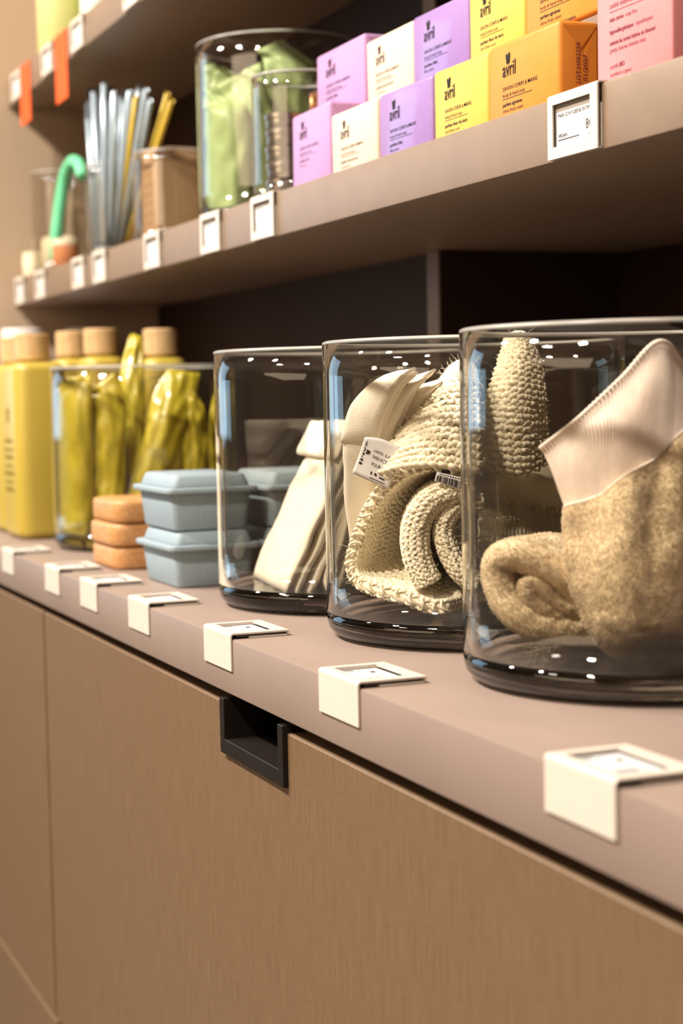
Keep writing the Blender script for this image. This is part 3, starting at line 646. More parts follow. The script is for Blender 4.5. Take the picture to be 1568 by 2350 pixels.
def shell(Fg, Bg):
    nv, nu = Fg.shape[:2]; V = [tuple(p) for p in Fg.reshape(-1, 3)]+[tuple(p) for p in Bg.reshape(-1, 3)]; k = nu*nv
    Fc = grid_faces(nu, nv)+grid_faces(nu, nv, k, True)
    ring = [i for i in range(nu)]+[j*nu+nu-1 for j in range(1, nv)]+[(nv-1)*nu+i for i in range(nu-2, -1, -1)]+[j*nu for j in range(nv-2, 0, -1)]
    for a in range(len(ring)):
        p, q_ = ring[a], ring[(a+1) % len(ring)]; Fc.append((q_, p, p+k, q_+k))
    return V, Fc
body = [[(1296, 1165, 0.330), (1345, 1152, 0.240), (1420, 1112, 0.180), (1500, 1052, 0.180), (1572, 988, 0.220), (1650, 950, 0.310)],
        [(1306, 1215, 0.310), (1355, 1212, 0.200), (1430, 1190, 0.130), (1505, 1160, 0.130), (1580, 1120, 0.180), (1665, 1085, 0.290)],
        [(1305, 1290, 0.290), (1360, 1300, 0.170), (1435, 1300, 0.100), (1510, 1280, 0.100), (1590, 1250, 0.150), (1675, 1220, 0.270)],
        [(1325, 1375, 0.280), (1375, 1392, 0.160), (1445, 1395, 0.100), (1515, 1375, 0.100), (1590, 1345, 0.150), (1670, 1320, 0.270)],
        [(1362, 1455, 0.270), (1402, 1470, 0.170), (1460, 1462, 0.130), (1520, 1440, 0.130), (1590, 1410, 0.170), (1655, 1385, 0.270)],
        [(1402, 1508, 0.270), (1425, 1516, 0.240), (1465, 1505, 0.220), (1515, 1482, 0.220), (1575, 1455, 0.240), (1630, 1425, 0.280)]]
FB, BB = front_back(body, 60, 60, .16)
N_ = normals(FB); sgn = np.sign(N_.reshape(-1, 3).mean(0)@(CAM-FB.reshape(-1, 3).mean(0)))
for j in range(60):      # soft gathers running down from the cuff
    for i in range(60):
        u, v = i/59, j/59; FB[j, i] += N_[j, i]*sgn*(.0026*math.sin(u*17+2.2*math.sin(v*2.4))*(1-v)**1.3+.002*math.sin(u*6+v*3))
FB = bumpy(FB, .0012, 70, 5); FB = inside(FB, J3, RI-.002, JB+.001); BB = inside(BB, J3, RI-.002, JB+.001)
bd = recalc(mesh('terry_body', *shell(FB-np.array(ml), BB-np.array(ml)), M['terry'], mA))
pile('terry_pile', *terry_loops(FB-np.array(ml), 30000, .0011, .00023, 3, sgn), bd)
cuff = [[(1243, 1028, 0.340), (1330, 962, 0.270), (1430, 868, 0.240), (1512, 786, 0.270), (1572, 846, 0.330), (1650, 905, 0.410)],
        [(1268, 1085, 0.330), (1345, 1040, 0.240), (1435, 965, 0.200), (1512, 888, 0.210), (1577, 910, 0.270), (1655, 930, 0.370)],
        [(1300, 1172, 0.330), (1347, 1156, 0.250), (1422, 1116, 0.190), (1502, 1056, 0.190), (1574, 992, 0.230), (1652, 955, 0.320)]]
NU = 321
FCu, BCu = front_back(cuff, NU, 26, .10)
Nc = normals(FCu); sgc = np.sign(Nc.reshape(-1, 3).mean(0)@(CAM-FCu.reshape(-1, 3).mean(0)))
for i in range(NU):
    for j in range(26):
        u, v = i/(NU-1), j/25; FCu[j, i] += Nc[j, i]*sgc*(.00075*math.sin(u*2*math.pi*62)+.003*math.exp(-((v-.02)/.06)**2)*.5+.0012*math.sin(u*9)*v)
FCu = inside(FCu, J3, RI-.002); BCu = inside(BCu, J3, RI-.002)
cf = recalc(mesh('ribbed_cuff', *shell(FCu-np.array(ml), BCu-np.array(ml)), M['rib'], mA)); tag(cf, 'pale ribbed cuff')
e = FCu[0]-np.array(ml); mesh('cuff_hem', *tube(spline(e, 120), .0013, 8), M['rib'], mA)
e = FB[0, ::2]-np.array(ml); mesh('seam', *tube(spline(e, 90)+np.array([0, 0, .0003]), .0008, 6), M['rib'], mA)
# the folded mitt lying to the left of it
ml2 = (-.80, .13, JB-.001)
mB = thing('terry_mitt', 'cream terry mitt folded over on itself on the floor of the right jar', 'mitt', ml2, 'terry mitts')
def swept3(curve, t_, n, m_, jar, seed):
    P = [in_jar(x, y, t, jar, RI-.004) for x, y, t in curve]
    return bumpy(inside(loft([[p+np.array(d) for p in P] for d in t_], n, m_), jar, RI-.006, JB+.006), .0012, 70, seed)
BK3 = [(0, 0, 0), (-.012, .018, .0005), (-.026, .036, 0), (-.04, .052, -.003)]
for k, (cv, th) in enumerate((([(1372, 1400, 0.384), (1310, 1352, 0.336), (1245, 1300, 0.285), (1190, 1276, 0.242), (1150, 1280, 0.211), (1136, 1310, 0.200), (1142, 1350, 0.205), (1165, 1395, 0.223), (1200, 1425, 0.250), (1250, 1442, 0.289), (1315, 1452, 0.340), (1392, 1455, 0.400)], .0165),
                               ([(1335, 1425, 0.355), (1290, 1405, 0.320), (1250, 1372, 0.289), (1222, 1345, 0.267), (1208, 1350, 0.256), (1215, 1378, 0.262), (1250, 1410, 0.289), (1295, 1428, 0.324)], .0105))):
    G = swept3(cv, BK3, 70, 22, J3, 11+k)-np.array(ml2); b_ = recalc(mesh('terry_fold', *sheet(G, th), M['terry'], mB)); nn = normals(G)
    for s_d in (1, -1): pile('terry_pile', *terry_loops(G+nn*s_d*th/2, 8500, .0011, .00023, 20+k, s_d), b_)
    A_, B_ = G[0]+nn[0]*th/2, G[0]-nn[0]*th/2; out_ = G[0]-G[1]; out_ /= np.linalg.norm(out_, axis=1, keepdims=True)
    E_ = np.stack([A_, (A_*.8+B_*.2)+out_*th*.22, (A_+B_)/2+out_*th*.3, (A_*.2+B_*.8)+out_*th*.22, B_]); ne = normals(E_); s_e = np.sign((ne.reshape(-1, 3)*np.repeat(out_[None], 5, 0).reshape(-1, 3)).sum())
    eo = recalc(mesh('rounded_edge', *sheet(E_, .0008), M['terry'], mB)); pile('terry_pile', *terry_loops(E_, 6000, .0011, .00023, 30+k, s_e), eo)

# ================================================================ SACHETS
M['yellow_foil'] = mat('yellow_foil', '#bcac30', .34, .6, .08, 40, .5, 60, coat=.3)
M['green_foil'] = mat('green_foil', '#a8bd82', .45, .4, .08, 40, .4, 60, coat=.1)
def sachet(name, label, cat, rows_px, jar, R, m, loc, group, bulge=.12, seed=0, off=None):
    """a crimped sachet: front and back sheets that belly out between sealed edges"""
    def P(x, y, t): return in_jar(x, y, t, jar, R)
    nu, nv = 15, 30
    Fg = loft([[P(x, y, t) for x, y, t in r] for r in rows_px], nu, nv)
    N = normals(Fg); s = np.sign(N.reshape(-1, 3).mean(0)@(CAM-Fg.reshape(-1, 3).mean(0)))
    w = np.linalg.norm(Fg[:, -1]-Fg[:, 0], axis=1).mean(); A, B = Fg.copy(), Fg.copy()
    for j in range(nv):
        for i in range(nu):
            u, v = i/(nu-1), j/(nv-1); e = max(0, (1-(2*u-1)**2))**.6*min(1, max(0, (v-.13)/.22))**.7*min(1, (1-v)/.08)**.5
            k = bulge*w*e; c = .0036*noise.noise(Vector((u*5+seed, v*9, seed)))+.0022*noise.noise(Vector((u*13, v*17+seed, 1)))
            A[j, i] += N[j, i]*s*(k+c+.0004); B[j, i] -= N[j, i]*s*(k-c+.0004)
    A, B = inside(A, jar, R), inside(B, jar, R)
    o = recalc(mesh(name, *shell(A-np.array(loc), B-np.array(loc)), m, None, True, loc)); return tag(o, label, cat, group)
yl = 'yellow sachets in a jar'; YR = RI-.002
def srow(*a): return list(a)
def strip(pts, t0):
    """rows from (left x, right x, y, slope, t)"""
    return [[(x0, y, t), ((x0+x1)/2, y+sl_/2, t-.02), (x1, y+sl_, t)] for x0, x1, y, sl_, t in pts]
for k, (lab, rows_) in enumerate((
    ('yellow sachet standing upright at the left wall of its jar', [(140, 205, 868, -6, .16), (136, 212, 905, -4, .15), (133, 212, 990, 0, .14), (133, 214, 1100, 3, .14), (136, 214, 1190, 6, .15), (146, 212, 1232, 10, .16)]),
    ('yellow sachet with a bent top, second from the left in the jar', [(196, 262, 905, -50, .22), (204, 285, 925, -20, .22), (212, 290, 1000, 0, .22), (216, 288, 1100, 2, .22), (220, 284, 1180, 4, .22), (224, 280, 1225, 4, .22)]),
    ('yellow sachet sticking up highest, its tip above the jar rim', [(303, 330, 765, 10, .46), (282, 330, 820, 10, .42), (274, 334, 890, 10, .38), (284, 334, 960, 6, .36), (296, 330, 1030, 4, .34), (300, 326, 1090, 4, .34), (300, 326, 1190, 4, .34)]),
    ('yellow sachet leaning right with a bright folded top', [(385, 460, 848, 8, .36), (352, 446, 905, 25, .32), (338, 420, 970, 30, .30), (318, 395, 1050, 30, .28), (296, 370, 1120, 30, .27), (278, 345, 1190, 20, .27)]),
    ('narrow yellow sachet standing right of the leaning one', [(432, 452, 892, 14, .34), (424, 470, 930, 10, .32), (420, 478, 1010, 6, .32), (424, 476, 1090, 4, .32), (428, 472, 1190, 4, .32)]),
    ('yellow sachet at the right wall of its jar, partly seen through glass', [(500, 525, 890, 8, .5), (485, 526, 930, 8, .5), (480, 527, 1010, 4, .5), (484, 526, 1100, 4, .5), (490, 522, 1190, 4, .5)]))):
    sachet('sachet', lab, 'sachet', strip(rows_, 0), J0, YR, M['yellow_foil'], (J0[0], J0[1], JB), yl, .16, k)

# ================================================================ SOAP DISHES AND BLUE BOXES
def woodmat(name, c0, c1, sc=14):
    m = mat(name, c0, .45, .4); nt = m.node_tree; b = nt.nodes['Principled BSDF']
    tc = nt.nodes.new('ShaderNodeTexCoord'); mp = nt.nodes.new('ShaderNodeMapping'); mp.inputs['Scale'].default_value = (3, 10, 26); nt.links.new(tc.outputs['Object'], mp.inputs[0])
    n = nt.nodes.new('ShaderNodeTexNoise'); n.inputs['Scale'].default_value = sc; n.inputs['Detail'].default_value = 6; n.inputs['Distortion'].default_value = 1.2; nt.links.new(mp.outputs[0], n.inputs[0])
    r = nt.nodes.new('ShaderNodeValToRGB'); r.color_ramp.elements[0].color = lin(c0); r.color_ramp.elements[1].color = lin(c1); r.color_ramp.elements[0].position = .3; r.color_ramp.elements[1].position = .7
    nt.links.new(n.outputs[0], r.inputs[0]); nt.links.new(r.outputs[0], b.inputs['Base Color']); return m
M['beech'] = woodmat('beech_wood', '#b07c4a', '#cb9a66')
M['capwood'] = woodmat('bamboo_cap', '#b8925f', '#d0b184')
hz = .0222
for k, lab in enumerate(('wooden soap dish at the bottom of the stack of three', 'middle wooden soap dish of the stack of three', 'wooden soap dish on top of the stack of three')):
    x0, y0 = -1.640+.002*k, .0490-.002*(k == 1)
    g = rbox(-.047, .047, 0, .072, 0, hz-.0006, .0042, 3, .016, 5); o = mesh('soap_dish', *g, M['beech'], None, True, (x0+.047, y0, k*hz), 50); tag(o, lab, 'soap dish', 'wooden soap dishes')
M['blue'] = mat('pale_blue_bioplastic', '#8d9da6', .55, .35, .03, 70, .25, 500)
def taper(x0, x1, y0, y1, z0, z1, ins, r, bev):
    g = rbox(x0, x1, y0, y1, z0, z1, bev, 2, r, 4); cx_, cy_ = (x0+x1)/2, (y0+y1)/2
    V = []
    for x, y, z in g[0]:
        k = ins*(1-(z-z0)/(z1-z0)); V.append((x-math.copysign(k, x-cx_)*min(1, abs(x-cx_)*40), y-math.copysign(k, y-cy_)*min(1, abs(y-cy_)*40), z))
    return V, g[1]
def blue_box(label, loc, sx=.109, sy=.080, h=.0480):
    t = thing('soap_box', label, 'box', loc, 'blue soap boxes')
    mesh('body', *taper(.004, sx-.004, .004, sy-.004, 0, .034, .0035, .0055, .002), M['blue'], t, True, sharp=50)
    lid = cat_geo(rbox(-.001, sx+.001, -.001, sy+.001, .0318, .0368, .0012, 2, .0065, 4), taper_up(.0045, sx-.0045, .0045, sy-.0045, .0365, h-.0002, .004, .006, .0024))
    mesh('lid', *lid, M['blue'], t, True, sharp=50)
    return t
def taper_up(x0, x1, y0, y1, z0, z1, ins, r, bev):
    V, Fc = taper(x0, x1, y0, y1, -z1, -z0, ins, r, bev); return [(x, y, -z) for x, y, z in V], [f[::-1] for f in Fc]
for lab, lx, ly, lz in (('pale blue soap box at the bottom, standing nearest the worktop edge', -1.4735, .0495, 0), ('pale blue soap box on top, nearest the worktop edge', -1.4748, .0485, .0483),
                        ('pale blue soap box at the bottom of the rear stack, seen through glass', -1.470, .1350, 0), ('pale blue soap box on top of the rear stack, seen through glass', -1.469, .1345, .0483)):
    blue_box(lab, (lx, ly, lz))

# ================================================================ YELLOW BOTTLES
M['bottle'] = mat('yellow_bottle', '#b7a143', .35, .5, .03, 20, sss=.15)
M['olive_ink'] = mat('olive_ink', '#7d6a18', .6, .2, .05, 100)
def bottle(label, x, y, w=.096, d=.062, h=.205, cap_r=.0205, cap_h=.034, text=False, m='bottle', capm='capwood', rz=0):
    t = thing('bottle', label, 'bottle', (x, y, 0), 'yellow bottles with wooden caps', rz)
    mesh('body', *rbox(-w/2, w/2, -d/2, d/2, 0, h, .010, 4, .018, 6), M[m], t, True)
    mesh('neck', *lathe([(0, h-.004), (.017, h-.004), (.017, h+.006), (0, h+.006)], 24), M[m], t, True, sharp=40)
    mesh('cap', *lathe([(0, h+.003), (cap_r-.001, h+.003), (cap_r, h+.004), (cap_r, h+cap_h-.0015), (cap_r-.0015, h+cap_h), (0, h+cap_h)], 40), M[capm], t, True, sharp=40)
    if text:
        g = [flower(0, .145, .016)]
        for k, (a, b) in enumerate(((-.022, .022), (-.026, .026), (-.023, .023), (-.020, .020), (-.026, .026), (-.020, .020), (-.024, .024))):
            zz = .112-.0095*k; xx = a
            while xx < b: ww = random.uniform(.003, .008); g.append(bar(xx, min(b, xx+ww), zz, zz+(.0045 if k % 2 == 0 else .003))); xx += ww+.0015
        mesh('printed_text', *[[(v[0], -d/2-.0002, v[1]) for v in cat_geo(*g)[0]], cat_geo(*g)[1]], M['olive_ink'], t, False)
    return t
bottle('yellow bottle with wooden cap at the left frame edge, printed front showing', -1.995, .075, text=True)
bottle('yellow bottle with wooden cap, its cap cut off by the left frame edge', -2.105, .080)
def at_depth(px, py, dep): p = CAM+ray(px, py)*dep; return p[0], p[1]
for lab, px, dep, hh in (('yellow bottle with wooden cap, left one of three behind the sachet jar', 166, 2.13, .212), ('yellow bottle with wooden cap, middle one of three behind the sachet jar', 231, 2.06, .212), ('yellow bottle with wooden cap, rightmost of three behind the sachet jar, against the dark panel', 369, 2.0, .208)):
    bx, by = at_depth(px, 800, dep); bottle(lab, bx, by, w=.058, d=.052, h=hh)
M['white_plastic'] = mat('white_plastic', '#e6e2e0', .4, .4, .02, 40)
for k, (x, y) in enumerate(((-2.46, .07), (-2.45, .16), (-2.44, .25))):
    t = thing('dispenser', ('white capped jar far back on the worktop, leftmost of three', 'white capped jar far back on the worktop, middle of three', 'white capped jar far back on the worktop, rightmost of three')[k], 'jar', (x, y, 0), 'white jars by the end wall')
    mesh('body', *lathe([(0, 0), (.03, 0), (.033, .004), (.033, .20), (.030, .206), (0, .206)], 32), M['white_plastic'], t, True, sharp=40)
    mesh('lid', *lathe([(0, .206), (.029, .206), (.029, .262), (.027, .264), (0, .264)], 32), M['white_plastic'], t, True, sharp=40)
# ================================================================ SOAP BARS
def soapmat(name, col, coat=.06): return mat(name, col, .5, .3, .03, 60, .12, 90, coat=coat)
SM = {'lilac': soapmat('lilac_paper', '#ae86b2'), 'cream': soapmat('cream_paper', '#d6c0aa'), 'purple': soapmat('purple_paper', '#9273ab', .5), 'yellow': soapmat('yellow_paper', '#cfae4e'), 'orange': soapmat('orange_paper', '#cf8431'), 'pink': soapmat('pink_paper', '#cf8687')}
SH, SD = .0532, .030
def soap_print(kind, w, h, parent, sc1, sc2, more=False):
    P = lambda a, b: (a, -.00025, h+b)
    s = w/.095; X = .021*s
    dark = [flower(.0285*s, -.0112, .0062), put('avril', X, -.0228, .0180*s, .0098, .012), put('SAVON CORPS & MAINS', X, -.0320, .0467*s, .0026, .006), bar(X, .0610*s, -.0377, -.0374), put(sc1, X, -.0424, .0245*s*len(sc1)/13, .0024, .02)]
    soft = [put('body & hand soap', X, -.0362, .0300*s, .0024), put(sc2, X, -.0464, .0245*s*len(sc2)/17, .0024)]
    if more: dark.append(put('certifi\u00e9 BIO - certified organic', X, -.0508, .046*s, .0024, .01))
    mesh('printed_text', *remap(cat_geo(*dark, *soft), P), M['ink'], parent, False)
def wrapped_soap(label, kind, x0, x1, y, z, h=SH, d=SD, scent=('', ''), more=False, tilt=0, group='wrapped soap bars', name='soap_bar', text=True):
    w = x1-x0; t = thing(name, label, 'soap', (x0, y, z), group, tilt); m = SM[kind]
    g = rbox(0, w, 0, d, 0, h, .0032, 3)
    V = [(v[0], v[1]+.0005*noise.noise(Vector((v[0]*60+x0*9, v[2]*60, v[1]*50))), v[2]+.0006*noise.noise(Vector((v[0]*40+x0*5, 3, v[1]*40)))) for v in g[0]]
    mesh('wrapper', V, g[1], m, t, True, sharp=60)
    # envelope folds on the right-hand end: two flaps meeting in a point
    e = .0003; r = .003
    def tri(a, b, c, k): return [(w+k, *a), (w+k, *b), (w+k, *c), (w-.001, *a), (w-.001, *b), (w-.001, *c)], [(0, 1, 2), (3, 5, 4), (0, 3, 4, 1), (1, 4, 5, 2), (2, 5, 3, 0)]
    mesh('fold_flap', *tri((r, h-r), (d-r, h-r), (d*.52, h-.017), e*1.6), m, t, False)
    mesh('fold_flap', *tri((r, r), (d-r, r), (d*.5, .015), e*1.6), m, t, False)
    mesh('fold_flap', *tri((d-r, r), (d-r, h-r), (d*.5, h*.5), e), m, t, False)
    if text: soap_print(kind, w, h, t, *scent, more)
    return t
YS = YU+.0175
LIL, COC, TIA, AGR = ('parfum lilas', 'lilac scent'), ('parfum noix de coco', 'coconut scent'), ('parfum fleur de tiar\u00e9', 'tiare flower scent'), ('parfum agrumes', 'citrus fruits scent')
wrapped_soap('lilac pink soap bar, leftmost of the front row', 'lilac', -1.410, -1.322, YS, ZU, .0660, SD, LIL)
wrapped_soap('cream soap bar in the front row, between lilac and purple', 'cream', -1.319, -1.226, YS, ZU, SH, SD, COC)
wrapped_soap('glossy purple soap bar in the front row', 'purple', -1.2215, -1.1270, YS, ZU, SH, SD, LIL)
wrapped_soap('yellow soap bar in the front row', 'yellow', -1.1235, -1.0395, YS, ZU, SH, SD, TIA)
of = wrapped_soap('orange soap bar in the front row, lot number on its end', 'orange', -1.0385, -.9430, YS, ZU, SH+.0005, SD, AGR)
def vertical(g, y, z): return [(.0955+.0008, y-v[1], z+v[0]) for v in g[0]], g[1]
mesh('printed_text', *cat_geo(vertical(put('LOT:H002250', 0, 0, .0255, .0030, .01), .0150, .0148), vertical(put('01/2027', 0, 0, .0165, .0030, .01), .0200, .0165)), mat('lot_ink', '#6b1a3c', .6, .2, .03, 90), of, False)
riser = tag(mesh('riser_block', *rbox(-1.432, -.945, YS+.034, YS+.092, ZU, ZU+.0615, .001, 1), M['laminate'], None, True, sharp=40), 'low riser block carrying the rear row of soap bars', 'display riser')
YR2, ZR2 = YS+.0335, ZU+.0618
wrapped_soap('lilac pink soap bar, leftmost of the rear row', 'lilac', -1.433, -1.325, YR2, ZR2, .0625, SD, LIL)
wrapped_soap('cream soap bar in the rear row, between lilac and purple', 'cream', -1.3205, -1.2295, YR2, ZR2, SH, SD, COC)
wrapped_soap('purple soap bar in the rear row', 'purple', -1.2290, -1.1330, YR2, ZR2, SH+.001, SD, LIL)
wrapped_soap('yellow soap bar in the rear row', 'yellow', -1.1315, -1.0480, YR2, ZR2, SH, SD, TIA)
wrapped_soap('orange soap bar in the rear row, cut off by the frame top', 'orange', -1.0465, -.950, YR2, ZR2, SH, SD, AGR, True)
# pink box of intimate bar
pb = thing('soap_box', 'tall pink box of solid intimate wash at the right frame edge', 'box', (-.8975, YS, ZU))
PH = .092; mesh('carton', *rbox(0, .0805, 0, .034, 0, PH, .0015, 2), SM['pink'], pb, True, sharp=50)
mesh('tuck_flap', *rbox(.001, .0795, .001, .033, PH-.0002, PH+.0005, .0002, 1), SM['pink'], pb, False)
x_ = .0150; T = []
for s, z, w, hh, bo in (('solid intimate', .0470, .0285, .0031, 0), ('sans savon', .0393, .0150, .0026, .02), ('- soap free', .0393, .0135, .0026, 0), ('hypoallerg\u00e9nique', .0321, .0255, .0026, .02), ('- hypoallergenic', .0321, .0195, .0026, 0),
                        ('nettoie les zones intimes en douceur', .0256, .0490, .0026, .02), ('gently cleanses intimate areas', .0213, .0386, .0026, 0), ('certifi\u00e9', .0117, .0092, .0027, 0), ('BIO', .0117, .0056, .0027, .02), ('certified organic', .0072, .0235, .0025, 0)):
    xx = x_ + (.0160 if s == '- soap free' else .0268 if s == '- hypoallergenic' else .0104 if s == 'BIO' else 0)
    T.append(put(s, xx, z, w, hh, bo))
T.append(bar(x_, .060, .0447, .0450))
mesh('printed_text', *remap(cat_geo(*T), lambda a, b: (a, -.00025, b)), mat('plum_ink', '#7a2f3f', .6, .2, .03, 100), pb, False)

# ================================================================ LEFT END OF THE MIDDLE SHELF
U1, U2, U3, U4, U5 = (-1.6680, .270), (-1.4961, .225), (-1.9123, .228), (-2.1353, .212), (-2.4510, .222)
glass_jar('glass_jar', 'tall glass jar of pale green pouches on the middle shelf', *U1, ZU, .086, .182, .012, .0035, 'glass jars on the middle shelf')
glass_jar('glass_jar', 'small glass jar of silver tins before the green pouches', *U2, ZU, .0450, .118, .009, .003, 'glass jars on the middle shelf', 64)
glass_jar('glass_jar', 'low glass jar around the kraft box', *U3, ZU, .0460, .105, .008, .003, 'glass jars on the middle shelf', 64)
glass_jar('glass_jar', 'narrow glass of metal straws', *U4, ZU, .0300, .120, .008, .0028, 'glass jars on the middle shelf', 64)
glass_jar('glass_jar', 'far left glass jar of cream rolls on the middle shelf', *U5, ZU, .0400, .150, .008, .0028, 'glass jars on the middle shelf', 64)
gl = 'green pouches in a jar'
for k, (lab, rows_, b_) in enumerate((
    ('green pouch in front, its top bent into a pale fold', [(466, 498, 200, 20, .30), (470, 560, 246, -2, .22), (474, 572, 262, -2, .17), (476, 576, 330, 0, .15), (478, 576, 400, 0, .15), (482, 572, 470, 0, .15), (484, 570, 500, 0, .15)], .2),
    ('dark green pouch behind, at the left wall of its jar', [(470, 520, 138, 20, .45), (468, 540, 170, 8, .45), (470, 545, 250, 0, .45), (472, 545, 370, 0, .45), (474, 543, 490, 0, .45)], .15),
    ('green pouch whose pale flap slants up to the right', [(494, 598, 198, -56, .30), (520, 612, 232, -30, .26), (560, 640, 300, -10, .26), (565, 645, 390, 0, .26), (570, 640, 490, 0, .26)], .14),
    ('green pouch with a pointed pale top above the small jar', [(590, 648, 116, -26, .36), (604, 728, 140, 14, .36), (610, 720, 200, 4, .40), (612, 716, 300, 0, .40), (615, 712, 400, 0, .40), (618, 708, 490, 0, .40)], .14))):
    sachet('pouch', lab, 'pouch', strip(rows_, 0), U1, .080, M['green_foil'], (U1[0], U1[1], ZU+.012), gl, b_, 20+k)
M['silver'] = mat('brushed_tin', '#b9b2ab', .28, .5, .05, 60, metal=.9)
M['copper'] = mat('copper_lid', '#b67f4e', .35, .5, .06, 60, metal=.6)
zz = ZU+.0094
for k in range(5):
    t = thing('tin', ('silver tin at the bottom of the stack in the small jar', 'second silver tin from the bottom in the small jar', 'middle silver tin of the stack in the small jar', 'fourth silver tin from the bottom in the small jar', 'silver tin on top of the stack in the small jar')[k], 'tin', (U2[0]-.012+.002*(k % 2), U2[1]-.012, zz+.0152*k), 'silver tins')
    mesh('body', *lathe([(0, 0), (.0165, 0), (.0172, .001), (.0172, .009), (0, .009)], 32), M['silver'], t, True, sharp=40)
    mesh('lid', *lathe([(0, .0092), (.0180, .0088), (.0183, .0098), (.0183, .0138), (.0165, .0150), (0, .0150)], 32), M['silver'], t, True, sharp=40)
t = thing('tin', 'round tin with a copper lid propped on edge in the small jar', 'tin', (U2[0]+.012, U2[1]+.016, zz+.0))
g = lathe([(0, 0), (.017, 0), (.0185, .0015), (.0185, .012), (.017, .0135), (0, .0135)], 36)
rot = lambda g, dz: ([(-v[2]*.35+v[0]*.94, -v[2]*.94-v[0]*.34+.004, v[1]+dz) for v in g[0]], g[1])
mesh('lid', *rot(g, .075), M['copper'], t, True, sharp=40); mesh('body', *lathe([(0, 0), (.0165, 0), (.0165, .055), (0, .055)], 32), M['silver'], t, True, sharp=40)
M['kraft'] = mat('kraft_card', '#ae8e6c', .8, .2, .06, 80, .2, 300)
kb = thing('kraft_box', 'brown kraft box standing in the low glass jar', 'box', (-1.9440, .1990, ZU+.0082), None, .0)
mesh('carton', *rbox(0, .064, 0, .050, 0, .099, .001, 1), M['kraft'], kb, True, sharp=40)
g = [bar(.010, .050, .070-.011*k, .0725-.011*k) for k in range(6)]
mesh('printed_text', *remap(cat_geo(*g), lambda a, b: (a, -.0003, b)), mat('brown_ink', '#a98560', .7, .2, .03, 60), kb, False)
mesh('tuck_flap', *rbox(.001, .063, .001, .049, .0988, .0996, .0003, 1), M['kraft'], kb, False)
M['steel'] = mat('blue_steel', '#b4c6d2', .3, .5, .04, 60, metal=.35)
M['ystraw'] = mat('yellow_straw', '#c9ab3a', .4, .5, .05, 60)
M['greyc'] = mat('grey_bristle', '#7f7e80', .6, .3, .06, 60)
STR = [(200, 240, .4, 'steel'), (210, 205, .8, 'steel'), (230, 215, .2, 'steel'), (270, 222, .55, 'steel'), (244, 230, .3, 'steel'), (205, 205, .3, 'steel'), (222, 200, .5, 'steel'), (238, 192, .35, 'steel'), (250, 196, .6, 'steel'), (214, 212, .7, 'steel'), (262, 210, .4, 'steel'), (285, 205, .6, 'steel'), (298, 210, .3, 'steel'), (320, 196, .55, 'steel'), (336, 206, .7, 'steel'), (345, 230, .45, 'steel'), (312, 222, .4, 'ystraw'), (385, 215, .6, 'ystraw'), (395, 232, .5, 'ystraw')]
RANK = sorted(range(len(STR)), key=lambda i: STR[i][0])
for k, (px, py, t_, m_) in enumerate(STR):
    rk = RANK.index(k); row = rk % 3-1; top = on(px, py, 1, U4[1]+row*.018); q1 = (2*rk/(len(STR)-1)-1)*.88; q2 = row*.8*(1-q1*q1)**.5; bt = np.array([U4[0]+.020*(q1*RT[0]-q2*RT[1]), U4[1]+.020*(q1*RT[1]+q2*RT[0]), ZU+.010])
    names = {'steel': 'steel straw', 'ystraw': 'yellow straw'}[m_]
    rad = .0034; d_ = top-bt; outer = [bt, bt+d_*.5, top]; V, Fc = tube(outer, rad, 10, False); Vi, Fi = tube(outer, rad*.75, 10, False); k0 = len(V); V = V+Vi
    Fc = Fc+[tuple(i+k0 for i in f[::-1]) for f in Fi]
    for e in (0, 2):
        for i in range(10): q_ = (e*10+i, e*10+(i+1) % 10, k0+e*10+(i+1) % 10, k0+e*10+i); Fc.append(q_ if e else q_[::-1])
    o = mesh('drinking_straw', [tuple(np.array(v)-bt) for v in V], Fc, M[m_], None, True, tuple(bt)); 
    ys = ['yellow straw standing among the steel straws', 'left one of the two yellow straws leaning out to the right', 'right one of the two yellow straws leaning out to the right']
    tag(o, 'slim pale blue steel straw standing in the narrow glass' if m_ == 'steel' else ys[k-len(STR)+3], 'straw', {'steel': 'steel straws', 'ystraw': 'yellow straws'}[m_])
M['mint'] = mat('mint_green', '#69c795', .5, .4, .05, 40)
def arch(name, label, cat, px, y, m, r, loc_z, group=None):
    P = [on(a, b, 1, y+d) for a, b, d in px]; P0 = np.array([P[0][0], y, loc_z]); o = mesh(name, *tube([p-P0 for p in spline(P, 40)], r, 10), m, None, True, tuple(P0)); return tag(o, label, cat, group)
bl = [(128, 592, 0), (130, 540, 0), (138, 470, .005), (148, 410, .01), (165, 372, .014), (182, 378, .016), (190, 405, .016)]
arch('brush', 'mint green arched brush on the middle shelf beside the straws', 'brush', bl, .190, M['mint'], .0085, ZU)
M['creamroll'] = mat('cream_roll', '#d9cdb0', .8, .2, .06, 60, .3, 200)
for k, (px, py, lab) in enumerate(((95, 575, 'cream loofah roll low in the far left jar'), (120, 600, 'cream loofah roll lying before the other in the far left jar'))):
    x, y = U5[0]-.012+.022*k, U5[1]-.010+.018*k
    o = mesh('loofah_roll', *lathe([(0, 0), (.012, .0005), (.0155, .004), (.0155, .045), (.012, .050), (.004, .050), (.003, .046), (0, .046)], 24), M['creamroll'], None, True, (x, y, ZU+.0085), 50); tag(o, lab, 'loofah', 'loofah rolls')
M['terracotta'] = mat('terracotta', '#b3754d', .7, .2, .06, 60)
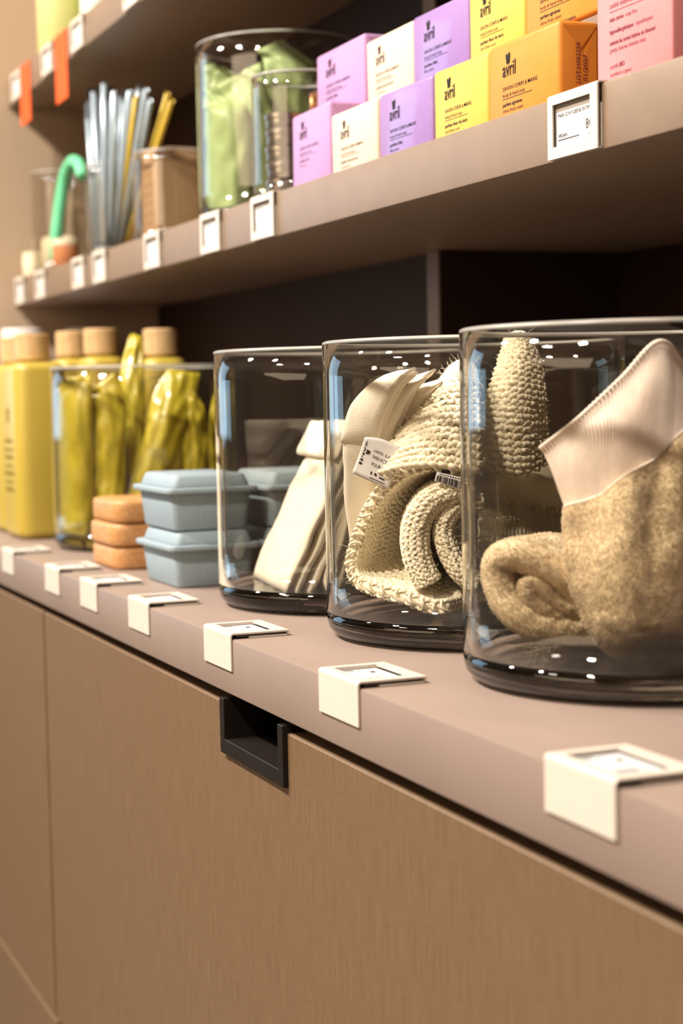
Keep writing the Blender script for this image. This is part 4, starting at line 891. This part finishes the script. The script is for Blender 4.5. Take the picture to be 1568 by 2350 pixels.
for k, (x, y, m_, lab) in enumerate(((-2.275, .186, 'terracotta', 'small terracotta pot low on the middle shelf beside the mint brush'), (-2.545+.06, .190, 'creamroll', 'small cream pot at the far left end of the middle shelf'))):
    t = thing('small_pot', lab, 'pot', (x, y, ZU)); mesh('body', *lathe([(0, 0), (.012, 0), (.0165, .006), (.018, .026), (.0165, .030), (0, .030)], 28), M[m_], t, True, sharp=50)
    mesh('lid', *lathe([(0, .030), (.0172, .030), (.0172, .037), (.015, .038), (0, .038)], 28), M['creamroll'], t, True, sharp=50)

# ================================================================ TOP SHELF
M['lime'] = mat('lime_liquid', '#c3c886', .3, .5, .03, 20, sss=.1)
M['teal'] = mat('pale_teal', '#cfe0d6', .3, .5, .03, 20)
zt = ZT+TH
t = thing('bottle', 'tall pale lime bottle on the top shelf, leftmost', 'bottle', (-2.335, .205, zt), 'bottles on the top shelf')
mesh('body', *lathe([(0, 0), (.030, 0), (.0335, .003), (.0335, .150), (.028, .168), (.012, .176), (0, .176)], 40), M['lime'], t); mesh('pump', *cat_geo(lathe([(0, .176), (.013, .176), (.013, .196), (.005, .198), (.005, .215), (0, .215)], 24), rbox(-.006, .035, -.006, .006, .213, .221, .002, 2)), M['white_plastic'], t, True, sharp=40)
t = thing('bottle', 'second lime bottle right behind the leftmost one on the top shelf', 'bottle', (-2.285, .262, zt), 'bottles on the top shelf')
mesh('body', *lathe([(0, 0), (.030, 0), (.0335, .003), (.0335, .150), (.028, .168), (.012, .176), (0, .176)], 40), M['lime'], t); mesh('cap', *lathe([(0, .176), (.013, .176), (.013, .2), (0, .2)], 24), M['white_plastic'], t, True, sharp=40)
t = thing('bottle', 'pale teal bottle on the top shelf, right of the lime bottles', 'bottle', (-2.115, .205, zt), 'bottles on the top shelf')
mesh('body', *lathe([(0, 0), (.026, 0), (.029, .003), (.029, .120), (.024, .136), (.011, .142), (0, .142)], 40), M['teal'], t); mesh('cap', *lathe([(0, .142), (.012, .142), (.012, .165), (0, .165)], 24), M['white_plastic'], t, True, sharp=40)
